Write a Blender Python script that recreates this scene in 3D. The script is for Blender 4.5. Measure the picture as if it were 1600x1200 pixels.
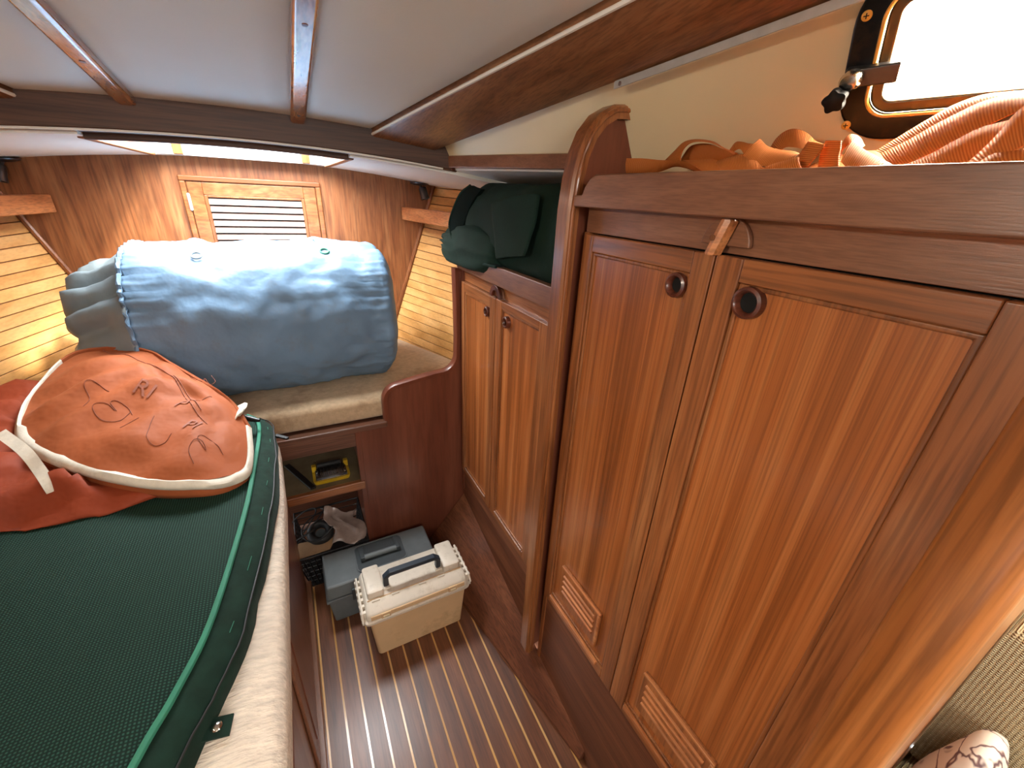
import bpy, bmesh, math, random
from mathutils import Vector, Matrix, noise
rnd = random.Random(7)
C = bpy.context.scene.collection
for o in list(bpy.data.objects): bpy.data.objects.remove(o)
sc = bpy.context.scene
PI = math.pi

# ------------------------------------------------------------------ camera
cam_d = bpy.data.cameras.new('camera')
cam = bpy.data.objects.new('camera', cam_d); C.objects.link(cam)
cam_d.sensor_fit = 'HORIZONTAL'; cam_d.sensor_width = 36.0
cam_d.lens = 36.0 * 641.0 / 1600.0
cam_d.clip_start = 0.01
cam.matrix_world = Matrix(((0.88634, 0.15383, -0.43674, 0.0),
                           (-0.46066, 0.38845, -0.79806, 0.0),
                           (0.04688, 0.90854, 0.41516, 1.5),
                           (0, 0, 0, 1)))
_b = cam.matrix_world.to_3x3()
sc.camera = cam

# ------------------------------------------------------------------ light and exposure
w = bpy.data.worlds.new('overcast_sky'); sc.world = w; w.use_nodes = True
bg = w.node_tree.nodes['Background']
bg.inputs[0].default_value = (0.93, 0.97, 1.0, 1); bg.inputs[1].default_value = 1.5
def area(name, loc, target, sx, sy, power, col):
    d = bpy.data.lights.new(name, 'AREA'); d.shape = 'RECTANGLE'; d.size = sx; d.size_y = sy
    d.energy = power; d.color = col
    o = bpy.data.objects.new(name, d); C.objects.link(o); o.location = loc
    o.rotation_euler = (Vector(target) - Vector(loc)).to_track_quat('-Z', 'Y').to_euler()
    return o
area('hatch_daylight', (-0.09, 1.78, 1.80), (-0.09, 1.76, 0.8), 0.54, 0.62, 34, (0.95, 0.98, 1.0))
area('starboard_port_daylight', (0.90, 0.20, 1.80), (0.62, 0.26, 1.54), 0.70, 0.45, 80, (1.0, 0.88, 0.70))
area('port_port_daylight', (-1.10, 0.20, 1.78), (-0.78, 0.24, 1.63), 0.36, 0.2, 26, (1.0, 0.90, 0.75))
area('companionway_daylight', (0.0, -1.1, 1.90), (0.15, 0.9, 0.2), 0.6, 0.6, 18, (1.0, 0.95, 0.88))
sun_d = bpy.data.lights.new('sun', 'SUN'); sun_d.energy = 8.0; sun_d.angle = math.radians(6); sun_d.color = (1.0, 0.93, 0.82)
sun = bpy.data.objects.new('sun', sun_d); C.objects.link(sun)
sun.rotation_euler = Vector((-.10, .06, -.135)).to_track_quat('-Z', 'Y').to_euler()
area('settee_fill', (0.72, -0.5, 1.92), (1.0, -0.1, 0.6), 0.4, 0.4, 14, (1.0, 0.93, 0.84))  # fill lamp added to brighten the settee, no opening above it
sc.view_settings.view_transform = 'Standard'; sc.view_settings.look = 'None'
sc.view_settings.gamma = 1.0; sc.view_settings.use_curve_mapping = False
sc.view_settings.exposure = 0.6

# ------------------------------------------------------------------ materials
def lin(h):
    h = h.lstrip('#'); r = [int(h[i:i + 2], 16) / 255 for i in (0, 2, 4)]
    return tuple(c / 12.92 if c <= .04045 else ((c + .055) / 1.055) ** 2.4 for c in r) + (1,)
def newmat(name):
    m = bpy.data.materials.new(name); m.use_nodes = True
    nt = m.node_tree; b = nt.nodes['Principled BSDF']
    return m, nt, b
def N(nt, t, **kw):
    n = nt.nodes.new(t)
    for k, v in kw.items():
        if k.startswith('i_'): n.inputs[int(k[2:])].default_value = v
        else: setattr(n, k, v)
    return n
def ramp(nt, stops):
    r = nt.nodes.new('ShaderNodeValToRGB'); e = r.color_ramp.elements
    while len(e) < len(stops): e.new(0.5)
    for el, (p, c) in zip(e, stops): el.position = p; el.color = c
    return r
def wood(name, dark, mid, light, axis='z', rough=.34, coat=.25, across=26, along=1.6, vary=.12, pores=.35, fig=0.0, coatr=.14):
    m, nt, b = newmat(name); L = nt.links
    tc = N(nt, 'ShaderNodeTexCoord'); oi = N(nt, 'ShaderNodeObjectInfo')
    off = N(nt, 'ShaderNodeVectorMath', operation='SCALE'); off.inputs[0].default_value = (7.3, 5.1, 9.7)
    L.new(oi.outputs['Random'], off.inputs['Scale'])
    ad = N(nt, 'ShaderNodeVectorMath', operation='ADD')
    L.new(tc.outputs['Object'], ad.inputs[0]); L.new(off.outputs[0], ad.inputs[1])
    ai = 'xyz'.index(axis)
    s1 = [across] * 3; s1[ai] = along
    s2 = [across * 9] * 3; s2[ai] = along * 5
    m1 = N(nt, 'ShaderNodeMapping'); m1.inputs['Scale'].default_value = s1
    m2 = N(nt, 'ShaderNodeMapping'); m2.inputs['Scale'].default_value = s2
    L.new(ad.outputs[0], m1.inputs[0]); L.new(ad.outputs[0], m2.inputs[0])
    n1 = N(nt, 'ShaderNodeTexNoise'); n1.inputs['Scale'].default_value = 1; n1.inputs['Detail'].default_value = 5
    n1.inputs['Distortion'].default_value = .5 + fig
    n2 = N(nt, 'ShaderNodeTexNoise'); n2.inputs['Scale'].default_value = 1; n2.inputs['Detail'].default_value = 3
    L.new(m1.outputs[0], n1.inputs['Vector']); L.new(m2.outputs[0], n2.inputs['Vector'])
    r = ramp(nt, [(.28, lin(dark)), (.5, lin(mid)), (.74, lin(light))])
    L.new(n1.outputs['Fac'], r.inputs[0])
    r2 = ramp(nt, [(.36, (1 - pores, 1 - pores, 1 - pores, 1)), (.56, (1, 1, 1, 1))])
    L.new(n2.outputs['Fac'], r2.inputs[0])
    mx = N(nt, 'ShaderNodeMixRGB', blend_type='MULTIPLY'); mx.inputs[0].default_value = 1
    L.new(r.outputs[0], mx.inputs[1]); L.new(r2.outputs[0], mx.inputs[2])
    hs = N(nt, 'ShaderNodeHueSaturation')
    mr = N(nt, 'ShaderNodeMapRange'); mr.inputs[3].default_value = 1 - vary; mr.inputs[4].default_value = 1 + vary
    L.new(oi.outputs['Random'], mr.inputs[0]); L.new(mr.outputs[0], hs.inputs['Value'])
    L.new(mx.outputs[0], hs.inputs['Color']); L.new(hs.outputs[0], b.inputs['Base Color'])
    b.inputs['Roughness'].default_value = rough; b.inputs['Coat Weight'].default_value = coat; b.inputs['Coat Roughness'].default_value = coatr
    bp = N(nt, 'ShaderNodeBump'); bp.inputs['Strength'].default_value = .12; bp.inputs['Distance'].default_value = .002
    L.new(n2.outputs['Fac'], bp.inputs['Height']); L.new(bp.outputs[0], b.inputs['Normal'])
    return m
def plain(name, col, rough=.5, metal=0, var=.06, scale=30, bump=0, bscale=200, bdist=.002, coat=0, stretch=(1, 1, 1), sheen=0, spec=.5, dirt=None, dscale=6):
    m, nt, b = newmat(name); L = nt.links
    tc = N(nt, 'ShaderNodeTexCoord'); mp = N(nt, 'ShaderNodeMapping'); mp.inputs['Scale'].default_value = stretch
    L.new(tc.outputs['Object'], mp.inputs[0])
    n1 = N(nt, 'ShaderNodeTexNoise'); n1.inputs['Scale'].default_value = scale; n1.inputs['Detail'].default_value = 4
    L.new(mp.outputs[0], n1.inputs['Vector'])
    c = lin(col)
    a = tuple(max(0, x * (1 - var * 2)) for x in c[:3]) + (1,); d = tuple(min(1, x * (1 + var * 2)) for x in c[:3]) + (1,)
    r = ramp(nt, [(.3, a), (.7, d)]); L.new(n1.outputs['Fac'], r.inputs[0])
    out = r.outputs[0]
    if dirt:
        n3 = N(nt, 'ShaderNodeTexNoise'); n3.inputs['Scale'].default_value = dscale; n3.inputs['Detail'].default_value = 6; n3.inputs['Roughness'].default_value = .7
        L.new(tc.outputs['Object'], n3.inputs['Vector'])
        r3 = ramp(nt, [(.52, (0, 0, 0, 1)), (.72, (.7, .7, .7, 1))]); L.new(n3.outputs['Fac'], r3.inputs[0])
        mx = N(nt, 'ShaderNodeMixRGB'); L.new(r3.outputs[0], mx.inputs[0]); L.new(out, mx.inputs[1]); mx.inputs[2].default_value = lin(dirt)
        out = mx.outputs[0]
    L.new(out, b.inputs['Base Color'])
    b.inputs['Roughness'].default_value = rough; b.inputs['Metallic'].default_value = metal
    b.inputs['Coat Weight'].default_value = coat; b.inputs['Sheen Weight'].default_value = sheen
    b.inputs['Specular IOR Level'].default_value = spec
    if bump:
        n2 = N(nt, 'ShaderNodeTexNoise'); n2.inputs['Scale'].default_value = bscale; n2.inputs['Detail'].default_value = 3
        L.new(mp.outputs[0], n2.inputs['Vector'])
        bp = N(nt, 'ShaderNodeBump'); bp.inputs['Strength'].default_value = bump; bp.inputs['Distance'].default_value = bdist
        L.new(n2.outputs['Fac'], bp.inputs['Height']); L.new(bp.outputs[0], b.inputs['Normal'])
    return m
def weave(name, col, col2, scale, rough=.9, strength=.4, vec=(1, 1, 1), dist=.002, dirs='XY'):
    """woven cloth: two crossed wave textures drive tone and relief"""
    m, nt, b = newmat(name); L = nt.links
    tc = N(nt, 'ShaderNodeTexCoord'); mp = N(nt, 'ShaderNodeMapping'); mp.inputs['Scale'].default_value = vec
    L.new(tc.outputs['Object'], mp.inputs[0])
    ws = []
    for d in dirs:
        wv = N(nt, 'ShaderNodeTexWave', bands_direction=d); wv.inputs['Scale'].default_value = scale
        wv.inputs['Distortion'].default_value = .6; wv.inputs['Detail'].default_value = 1
        L.new(mp.outputs[0], wv.inputs['Vector']); ws.append(wv)
    mul = N(nt, 'ShaderNodeMath', operation='MULTIPLY'); L.new(ws[0].outputs['Fac'], mul.inputs[0]); L.new(ws[1].outputs['Fac'], mul.inputs[1])
    r = ramp(nt, [(.1, lin(col)), (.8, lin(col2))]); L.new(mul.outputs[0], r.inputs[0]); L.new(r.outputs[0], b.inputs['Base Color'])
    bp = N(nt, 'ShaderNodeBump'); bp.inputs['Strength'].default_value = strength; bp.inputs['Distance'].default_value = dist
    L.new(mul.outputs[0], bp.inputs['Height']); L.new(bp.outputs[0], b.inputs['Normal'])
    b.inputs['Roughness'].default_value = rough; b.inputs['Specular IOR Level'].default_value = .2
    return m
def glassy(name, tint=(1, 1, 1), gloss=.08):
    m = bpy.data.materials.new(name); m.use_nodes = True; nt = m.node_tree; nt.nodes.clear(); L = nt.links
    out = N(nt, 'ShaderNodeOutputMaterial'); mx = N(nt, 'ShaderNodeMixShader'); mx.inputs[0].default_value = gloss
    t = N(nt, 'ShaderNodeBsdfTransparent'); t.inputs[0].default_value = tint + (1,)
    g = N(nt, 'ShaderNodeBsdfGlossy'); g.inputs['Roughness'].default_value = .05
    L.new(t.outputs[0], mx.inputs[1]); L.new(g.outputs[0], mx.inputs[2]); L.new(mx.outputs[0], out.inputs[0])
    return m

M = {}
TK = ('#744222', '#945830', '#aa7044')
M['teak_z'] = wood('teak_vertical', *TK, axis='z')
M['teak_y'] = wood('teak_fore_aft', *TK, axis='y')
M['teak_x'] = wood('teak_athwart', *TK, axis='x')
M['panel_z'] = wood('teak_panel', '#7c441f', '#9f5a2b', '#b57341', axis='z', across=44, along=.8, pores=.32)
M['red_y'] = wood('red_mahogany_fore_aft', '#754c37', '#83573f', '#8f634a', axis='y', vary=.05, across=60, along=7, pores=.2, coat=.15)
M['red_x'] = wood('red_mahogany_athwart', '#523224', '#694535', '#7e5744', axis='x', vary=.04)
M['kick'] = wood('dark_kick_wood', '#5b3220', '#71422b', '#875438', axis='y', vary=.05, rough=.5, coat=.06)
M['jamb_lit'] = wood('lit_post_wood', '#85491f', '#aa6733', '#be7c46', axis='z', across=20, along=1.2)  # teak made lighter to stand for the light falling on the post
M['red_z'] = wood('red_mahogany_vertical', '#5f2f20', '#703d2b', '#7f4a36', axis='z', vary=.05, across=12, pores=.15)
M['dark_x'] = wood('dark_beam', '#3f281b', '#523526', '#634432', axis='x', vary=.03, rough=.55, coat=0)
M['carlin'] = wood('carlin_wood', '#6d4429', '#8a5a38', '#a0704a', axis='y', vary=.04, rough=.45, coat=.08)
M['batten'] = wood('varnished_batten', '#96582c', '#b87740', '#cc9055', axis='y', rough=.12, coat=.9, vary=.04, fig=1.5, across=18, along=5)
M['ply'] = wood('bulkhead_ply', '#7b4626', '#965c34', '#a87046', axis='z', across=13, along=1.6, fig=1.6, rough=.45, coat=.10, vary=.03)
M['oak_rail'] = wood('rail_wood', '#9c5a30', '#ba7545', '#cb8a58', axis='y', vary=.04)
M['ash'] = wood('hull_ash_plank', '#c08a4a', '#dba564', '#e8b878', axis='y', across=18, along=2.0, rough=.32, coat=.3, vary=.09, pores=.12)
M['hull_back'] = plain('hull_backing', '#6b3d1e', .7)
M['floor_plank'] = wood('teak_sole', '#54301d', '#704228', '#865435', axis='y', rough=.42, coat=.28, across=22, along=2.2, vary=.12, pores=.25, coatr=.26)
M['holly'] = wood('holly_strip', '#b98549', '#cf9c5e', '#dcb076', axis='y', rough=.25, coat=.5, vary=.05, pores=.1)
M['louvre'] = wood('louvre_slat', '#8d6b5b', '#a18070', '#af9181', axis='x', rough=.5, coat=.05, vary=.05)
M['door_ply'] = wood('small_door_wood', '#7a4420', '#945a30', '#a66e44', axis='x', fig=2, across=14, along=6, vary=.05)
M['vinyl'] = plain('white_headliner_vinyl', '#dce3df', .55, var=.015, scale=4, bump=.08, bscale=260)
M['cream'] = plain('cream_side_laminate', '#dacaa3', .45, var=.02, scale=5, bump=.05, bscale=80)
M['liner'] = plain('white_foredeck_liner', '#e4e1d8', .5, var=.01, scale=5)
M['alu'] = plain('grey_aluminium', '#b4b2ad', .4, metal=.35)
M['steel'] = plain('bright_steel', '#cfcbc4', .18, metal=1)
M['black_frame'] = plain('black_anodised', '#17181a', .28, metal=.5, var=.1, bump=.1, bscale=90, dirt='#4d3a24', dscale=14)
M['black_plastic'] = plain('black_plastic', '#151617', .4)
M['sash_warm'] = plain('sash_warm_reflection', '#5c4a33', .3, metal=.5, var=.1, dirt='#8a6a3c', dscale=20)  # brown and amber painted in for warm light reflected off the webbing
M['black_rubber'] = plain('black_rubber', '#1a1b1c', .6)
M['knob_black'] = plain('matt_black_knob', '#0c0c0d', .6, spec=.2)
M['gasket'] = plain('gasket_warm_reflection', '#d6a548', .4)  # amber put into the colour for warm reflected light; screws use it too
M['hole'] = plain('painted_dark_shade', '#070605', .9)  # near-black paint for the shade in holes, slots and behind doors
M['ring_wood'] = wood('ring_wood', '#3c1c10', '#57291a', '#6d3826', axis='x', vary=.05)
M['mesh_pane'] = glassy('clear_pane')
M['blue'] = plain('blue_grey_nylon', '#6c8aa6', .55, var=.05, scale=7, bump=.55, bscale=15, bdist=.012, spec=.3, dirt='#6f7f8c', dscale=18)
M['blue_dark'] = plain('grey_nylon_sleeve', '#76848a', .6, var=.06, scale=7, bump=.4, bscale=40, bdist=.003)
M['orange'] = plain('orange_nylon', '#95502e', .65, var=.05, scale=8, bump=.6, bscale=13, bdist=.014, spec=.2)
M['orange_dark'] = plain('red_orange_nylon', '#84381f', .65, var=.07, scale=9, bump=.7, bscale=12, bdist=.018, spec=.2)
M['binding'] = plain('white_binding_tape', '#cfc8b8', .7, var=.06, scale=30, bump=.3, bscale=120, dirt='#a39a84', dscale=14)
M['ink'] = plain('pen_ink', '#74381f', .7)
M['stamp'] = plain('stamped_ink', '#8a4e38', .7)
M['green_cloth'] = weave('green_mesh_cloth', '#0a2018', '#264c40', 70, .75, .5)
M['green_velvet'] = plain('dark_green_velvet', '#10281f', .9, var=.15, scale=40, bump=.4, bscale=90, sheen=.05, spec=.2)
M['green_piping'] = plain('green_piping', '#2f7a62', .6, var=.05)
M['green_canvas'] = plain('dark_green_canvas', '#0b251c', .85, var=.1, scale=14, bump=.25, bscale=60, bdist=.003, spec=.25)
M['green_shaded'] = plain('green_canvas_shaded', '#06130f', .9, spec=.1)  # darker canvas copy, shade of the bag mouth put into the colour
M['boucle'] = plain('cream_boucle', '#d6c9b8', .95, var=.08, scale=60, bump=1.0, bscale=120, bdist=.005, stretch=(.4, 1.8, 1.2))
M['tan_cloth'] = plain('tan_upholstery', '#c2aa8a', .95, var=.06, scale=60, bump=.4, bscale=220, sheen=.2, dirt='#8b7256', dscale=9)
M['settee_cloth'] = weave('settee_cloth', '#a39272', '#c8b898', 70, .95, .9, (1.0, .7, 1.0), .004, 'YZ')
M['webbing'] = None
M['grey_box'] = plain('grey_toolbox_plastic', '#697072', .45, var=.04, bump=.08, bscale=300)
M['grey_dark'] = plain('dark_grey_plastic', '#454c4f', .5)
M['white_box'] = plain('ivory_toolbox_plastic', '#e3d8c6', .45, var=.03, scale=12, dirt='#b8a890', dscale=22)
M['tan_box'] = plain('tan_toolbox_plastic', '#dab88c', .45, var=.04, scale=8, dirt='#b08d62', dscale=9)  # tan tone for the base, lid band and latches
M['navy'] = plain('dark_blue_grey_handle', '#27313b', .4)
M['brass'] = plain('pale_latch', '#d9c9a4', .35)
M['yellow'] = plain('yellow_plastic', '#c9a520', .4)
M['shelf_liner'] = plain('drab_shelf_liner', '#6d5f45', .8, var=.12, scale=14)
M['cardboard'] = plain('brown_card', '#96795a', .85)
M['bagplastic'] = plain('crumpled_plastic_bag', '#8f7d74', .3, var=.1, coat=.3)
M['lamp_grey'] = plain('lamp_grey_metal', '#4b4a4a', .3, metal=.8)

def webbing_mat():
    m, nt, b = newmat('orange_webbing'); L = nt.links
    uv = N(nt, 'ShaderNodeUVMap'); wv = N(nt, 'ShaderNodeTexWave', bands_direction='X'); wv.inputs['Scale'].default_value = 140
    L.new(uv.outputs[0], wv.inputs['Vector'])
    r = ramp(nt, [(.1, lin('#b4602a')), (.8, lin('#cf8040'))]); L.new(wv.outputs['Fac'], r.inputs[0]); L.new(r.outputs[0], b.inputs['Base Color']); b.inputs['Specular IOR Level'].default_value = .2
    bp = N(nt, 'ShaderNodeBump'); bp.inputs['Strength'].default_value = .5; bp.inputs['Distance'].default_value = .001
    L.new(wv.outputs['Fac'], bp.inputs['Height']); L.new(bp.outputs[0], b.inputs['Normal'])
    b.inputs['Roughness'].default_value = .6
    tr = N(nt, 'ShaderNodeBsdfTranslucent'); L.new(r.outputs[0], tr.inputs[0])
    mx = N(nt, 'ShaderNodeMixShader'); mx.inputs[0].default_value = .10
    L.new(b.outputs[0], mx.inputs[1]); L.new(tr.outputs[0], mx.inputs[2])
    L.new(mx.outputs[0], nt.nodes['Material Output'].inputs[0])
    return m
M['webbing'] = webbing_mat()
def print_mat():
    m, nt, b = newmat('floral_print_cotton'); L = nt.links
    tc = N(nt, 'ShaderNodeTexCoord')
    n = N(nt, 'ShaderNodeTexNoise'); n.inputs['Scale'].default_value = 7; n.inputs['Detail'].default_value = 2; n.inputs['Distortion'].default_value = 2.5
    L.new(tc.outputs['Object'], n.inputs['Vector'])
    r = ramp(nt, [(.44, lin('#e3d8cc')), (.475, lin('#5c4249')), (.50, lin('#7d6460')), (.53, lin('#e6dccf'))])
    r.color_ramp.interpolation = 'LINEAR'
    L.new(n.outputs['Fac'], r.inputs[0]); L.new(r.outputs[0], b.inputs['Base Color']); b.inputs['Roughness'].default_value = .85
    return m
M['print'] = print_mat()

# ------------------------------------------------------------------ mesh helpers
V = Vector
class MB:
    def __init__(s): s.v = []; s.f = []; s.uv = {}
    def add(s, vs, fs):
        o = len(s.v); s.v += [V(p) for p in vs]; s.f += [tuple(i + o for i in f) for f in fs]; return s
    def box(s, x0, x1, y0, y1, z0, z1):
        return s.hexa([(x0, y0, z0), (x1, y0, z0), (x1, y1, z0), (x0, y1, z0), (x0, y0, z1), (x1, y0, z1), (x1, y1, z1), (x0, y1, z1)])
    def hexa(s, p):
        return s.add(p, [(3, 2, 1, 0), (4, 5, 6, 7), (0, 1, 5, 4), (1, 2, 6, 5), (2, 3, 7, 6), (3, 0, 4, 7)])
    def prism(s, poly, vec):
        n = len(poly); a = [V(p) for p in poly]; b = [p + V(vec) for p in a]
        return s.add(a + b, [tuple(range(n))[::-1], tuple(range(n, 2 * n))] + [(i, (i + 1) % n, n + (i + 1) % n, n + i) for i in range(n)])
    def loft(s, rings, caps=True, closed_v=False):
        n = len(rings[0]); vs = [p for r in rings for p in r]; fs = []
        for j in range(len(rings) - 1 + (1 if closed_v else 0)):
            a = j * n; b = ((j + 1) % len(rings)) * n
            for i in range(n): fs.append((a + i, a + (i + 1) % n, b + (i + 1) % n, b + i))
        if caps and not closed_v: fs += [tuple(range(n))[::-1], tuple(range((len(rings) - 1) * n, len(rings) * n))]
        return s.add(vs, fs)
    def tube(s, pts, r, n=8, closed=False):
        P = [V(p) for p in pts]; k = len(P); rings = []; up = V((0.13, 0.2, 1)).normalized()
        for i in range(k):
            t = (P[(i + 1) % k] - P[i - 1]) if closed else (P[min(i + 1, k - 1)] - P[max(i - 1, 0)])
            t = t.normalized() if t.length > 1e-9 else V((0, 0, 1))
            a = t.cross(up)
            if a.length < 1e-3: a = t.cross(V((1, 0, 0)))
            a.normalize(); b = a.cross(t).normalized()
            rr = r[i] if isinstance(r, (list, tuple)) else r
            rings.append([P[i] + (a * math.cos(q) + b * math.sin(q)) * rr for q in [2 * PI * j / n for j in range(n)]])
        return s.loft(rings, True, closed)
    def lathe(s, c, axis, prof, n=20, caps=True):
        ax = V(axis).normalized(); a = ax.orthogonal().normalized(); b = ax.cross(a); c = V(c)
        return s.loft([[c + ax * h + (a * math.cos(2 * PI * j / n) + b * math.sin(2 * PI * j / n)) * r for j in range(n)] for r, h in prof], caps)
    def ribbon(s, pts, wd, wid, th=.002):
        """flat strap: centre line pts, width directions wd; thickness th"""
        P = [V(p) for p in pts]; rings = []; L = 0; us = []
        for i in range(len(P)):
            t = (P[min(i + 1, len(P) - 1)] - P[max(i - 1, 0)]).normalized()
            d = V(wd[i]); d = (d - t * d.dot(t)).normalized(); nn = t.cross(d).normalized()
            if i: L += (P[i] - P[i - 1]).length
            us.append(L)
            rings.append([P[i] + d * wid / 2 + nn * th / 2, P[i] - d * wid / 2 + nn * th / 2, P[i] - d * wid / 2 - nn * th / 2, P[i] + d * wid / 2 - nn * th / 2])
        o = len(s.v); s.loft(rings)
        for i, u in enumerate(us):
            for j in range(4): s.uv[o + i * 4 + j] = (u, .05 if j in (0, 3) else 0)
        return s
    def grid(s, rows):
        n = len(rows[0]); fs = []
        for j in range(len(rows) - 1):
            for i in range(n - 1): fs.append((j * n + i, j * n + i + 1, (j + 1) * n + i + 1, (j + 1) * n + i))
        return s.add([p for r in rows for p in r], fs)
    def slab(s, top, bot):
        """closed solid between two equally sized point grids"""
        n = len(top[0]); m = len(top); o = m * n
        vs = [p for r in top for p in r] + [p for r in bot for p in r]; fs = []
        for j in range(m - 1):
            for i in range(n - 1):
                a = j * n + i; fs.append((a, a + 1, a + n + 1, a + n)); fs.append((o + a, o + a + n, o + a + n + 1, o + a + 1))
        per = [i for i in range(n)] + [j * n + n - 1 for j in range(1, m)] + [(m - 1) * n + i for i in range(n - 2, -1, -1)] + [j * n for j in range(m - 2, 0, -1)]
        for q in range(len(per)):
            a, b = per[q], per[(q + 1) % len(per)]; fs.append((b, a, o + a, o + b))
        return s.add(vs, fs)
WL = {}
def obj(name, mb, mat, parent=None, bevel=0, smooth=False, segs=2, subsurf=0, loc=None, angle=40):
    me = bpy.data.meshes.new(name)
    if parent is not None: org = WL[parent.name]
    elif loc is not None: org = V(loc)
    else:
        xs = [p.x for p in mb.v]; ys = [p.y for p in mb.v]; zs = [p.z for p in mb.v]
        org = V(((min(xs) + max(xs)) / 2, (min(ys) + max(ys)) / 2, min(zs)))
    me.from_pydata([p - org for p in mb.v], [], mb.f)
    if mb.uv:
        ul = me.uv_layers.new(name='UVMap')
        for lp in me.loops: ul.data[lp.index].uv = mb.uv.get(lp.vertex_index, (0, 0))
    bm = bmesh.new(); bm.from_mesh(me); bmesh.ops.recalc_face_normals(bm, faces=bm.faces); bm.to_mesh(me); bm.free()
    me.materials.append(M[mat] if isinstance(mat, str) else mat)
    o = bpy.data.objects.new(name, me); C.objects.link(o)
    if parent is not None: o.parent = parent
    else: o.location = org
    WL[o.name] = org
    if smooth or bevel:
        for p in me.polygons: p.use_smooth = True
        if not (smooth == 'all'):
            me.set_sharp_from_angle(angle=math.radians(angle))
    if bevel:
        md = o.modifiers.new('bevel', 'BEVEL'); md.width = bevel; md.segments = segs; md.limit_method = 'ANGLE'; md.angle_limit = math.radians(35)
        md.harden_normals = True
    if subsurf:
        md = o.modifiers.new('sub', 'SUBSURF'); md.levels = subsurf; md.render_levels = subsurf
    return o
def thing(name, label, cat, loc, group=None):
    o = bpy.data.objects.new(name, None); C.objects.link(o); o.location = loc; o.empty_display_size = .05
    o['label'] = label; o['category'] = cat
    if group: o['group'] = group
    WL[o.name] = V(loc); return o
def tag(o, label, cat, group=None):
    o['label'] = label; o['category'] = cat
    if group: o['group'] = group
    return o
def struct(o, label=None):
    o['kind'] = 'structure'
    if label: o['label'] = label
    return o
def sroot(name, loc, label=None):
    o = bpy.data.objects.new(name, None); C.objects.link(o); o.location = loc; WL[o.name] = V(loc); return struct(o, label)
def box(x0, x1, y0, y1, z0, z1): return MB().box(x0, x1, y0, y1, z0, z1)
def lerp(a, b, t): return a + (b - a) * t
def catmull(P, n=8):
    P = [V(p) for p in P]; Q = [2 * P[0] - P[1]] + P + [2 * P[-1] - P[-2]]; out = []
    for i in range(1, len(Q) - 2):
        for k in range(n):
            t = k / n; p0, p1, p2, p3 = Q[i - 1:i + 3]
            out.append(.5 * ((2 * p1) + (p2 - p0) * t + (2 * p0 - 5 * p1 + 4 * p2 - p3) * t * t + (3 * p1 - p0 - 3 * p2 + p3) * t ** 3))
    out.append(P[-1]); return out
def fbm(p, o=3):
    return noise.fractal(V(p), 1.0, 2.0, o)

XC = -0.09            # boat centre line
XL = 0.544            # face of the starboard lockers
YB = 2.167            # forward bulkhead
YP = 1.40             # aft face of the berth front
def ceil_z(x, y): return 1.652 + .147 * (1.35 - y) - .10 * (x + .08) ** 2
def head_z(x, y=1.8): return 1.588 - .10 * (x + .08) ** 2

# ================================================================== SETTING
# ---- floor: teak planks and pale holly strips
floor = sroot('floor', (0.2, 0.8, 0), 'varnished dark teak cabin floor with thin pale inlaid strips')
obj('subfloor', box(-1.5, 1.5, -2.2, 2.3, -.06, -.016), 'hull_back', floor)
PITCH = .0535
x = -.1145 - PITCH
for k in range(14):
    a = x + k * PITCH
    obj('holly_strip', box(a - .003, a + .003, -.25, 1.40, -.016, 0.0002), 'holly', floor)
    obj('plank', box(a + .0033, a + PITCH - .0033, -.25, 1.40, -.016, 0), 'floor_plank', floor)
# sloping hull liner between the floor and the locker foot
mb = MB()
def xf(y): return .413 - .197 * (y - 1.058)
mb.hexa([(xf(1.4), 1.398, .004), (XL + .01, 1.398, .004), (XL + .01, .44, .004), (.53, .44, .004),
         (xf(1.4), 1.398, .016), (XL + .002, 1.398, .267), (XL + .002, .44, .046), (.529, .44, .016)])
struct(obj('trim_1', mb, 'kick', bevel=.003), 'sloping brown board between the floor and the foot of the lockers')
mb = MB().tube([(xf(y) - .001 + .002 * math.sin(y * 30), y, .003) for y in [.45 + i * .05 for i in range(20)]], .004, 6)
struct(obj('trim_2', mb, 'hull_back', smooth=True), 'dark uneven sealant line along the floor edge')

# ---- forward bulkhead
mb = box(-1.05, 1.0, YB, YB + .03, .6, 1.62)
wf = struct(obj('wall_front', mb, 'ply'), 'brown veneered plywood bulkhead across the bow')
# louvred door of the chain locker
door = sroot('door_1', (-.0775, YB, .98), 'small louvred wooden door in the bow bulkhead')
dx0, dx1, dz0, dz1 = -.309, .153, .98, 1.497
mb = MB()
def mould(p, q, d):      # half round moulding with a groove
    return None
mo = .02
for (x0, x1, z0, z1) in ((dx0 - mo, dx1 + mo, dz1, dz1 + mo), (dx0 - mo, dx0, dz0, dz1), (dx1, dx1 + mo, dz0, dz1)):
    mb.box(x0, x1, YB - .014, YB, z0, z1)
obj('door_frame', mb, 'teak_x', door, bevel=.005, segs=3)
lx0, lx1, lz1 = -.246, .090, 1.440
g = .003
obj('stile', box(dx0 + g, lx0 - .012, YB - .010, YB - .001, dz0, dz1 - g), 'door_ply', door, bevel=.002)
obj('stile', box(lx1 + .012, dx1 - g, YB - .010, YB - .001, dz0, dz1 - g), 'door_ply', door, bevel=.002)
obj('rail', box(lx0 - .012, lx1 + .012, YB - .010, YB - .001, lz1 + .008, dz1 - g), 'door_ply', door, bevel=.002)
mb = MB(); mb.box(lx0 - .012, lx0, YB - .013, YB - .001, dz0, lz1 + .008); mb.box(lx1, lx1 + .012, YB - .013, YB - .001, dz0, lz1 + .008); mb.box(lx0, lx1, YB - .013, YB - .001, lz1, lz1 + .008)
obj('louvre_frame', mb, 'teak_z', door, bevel=.002)
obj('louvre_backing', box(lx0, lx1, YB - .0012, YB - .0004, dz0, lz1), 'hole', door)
pz = .0268
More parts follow.
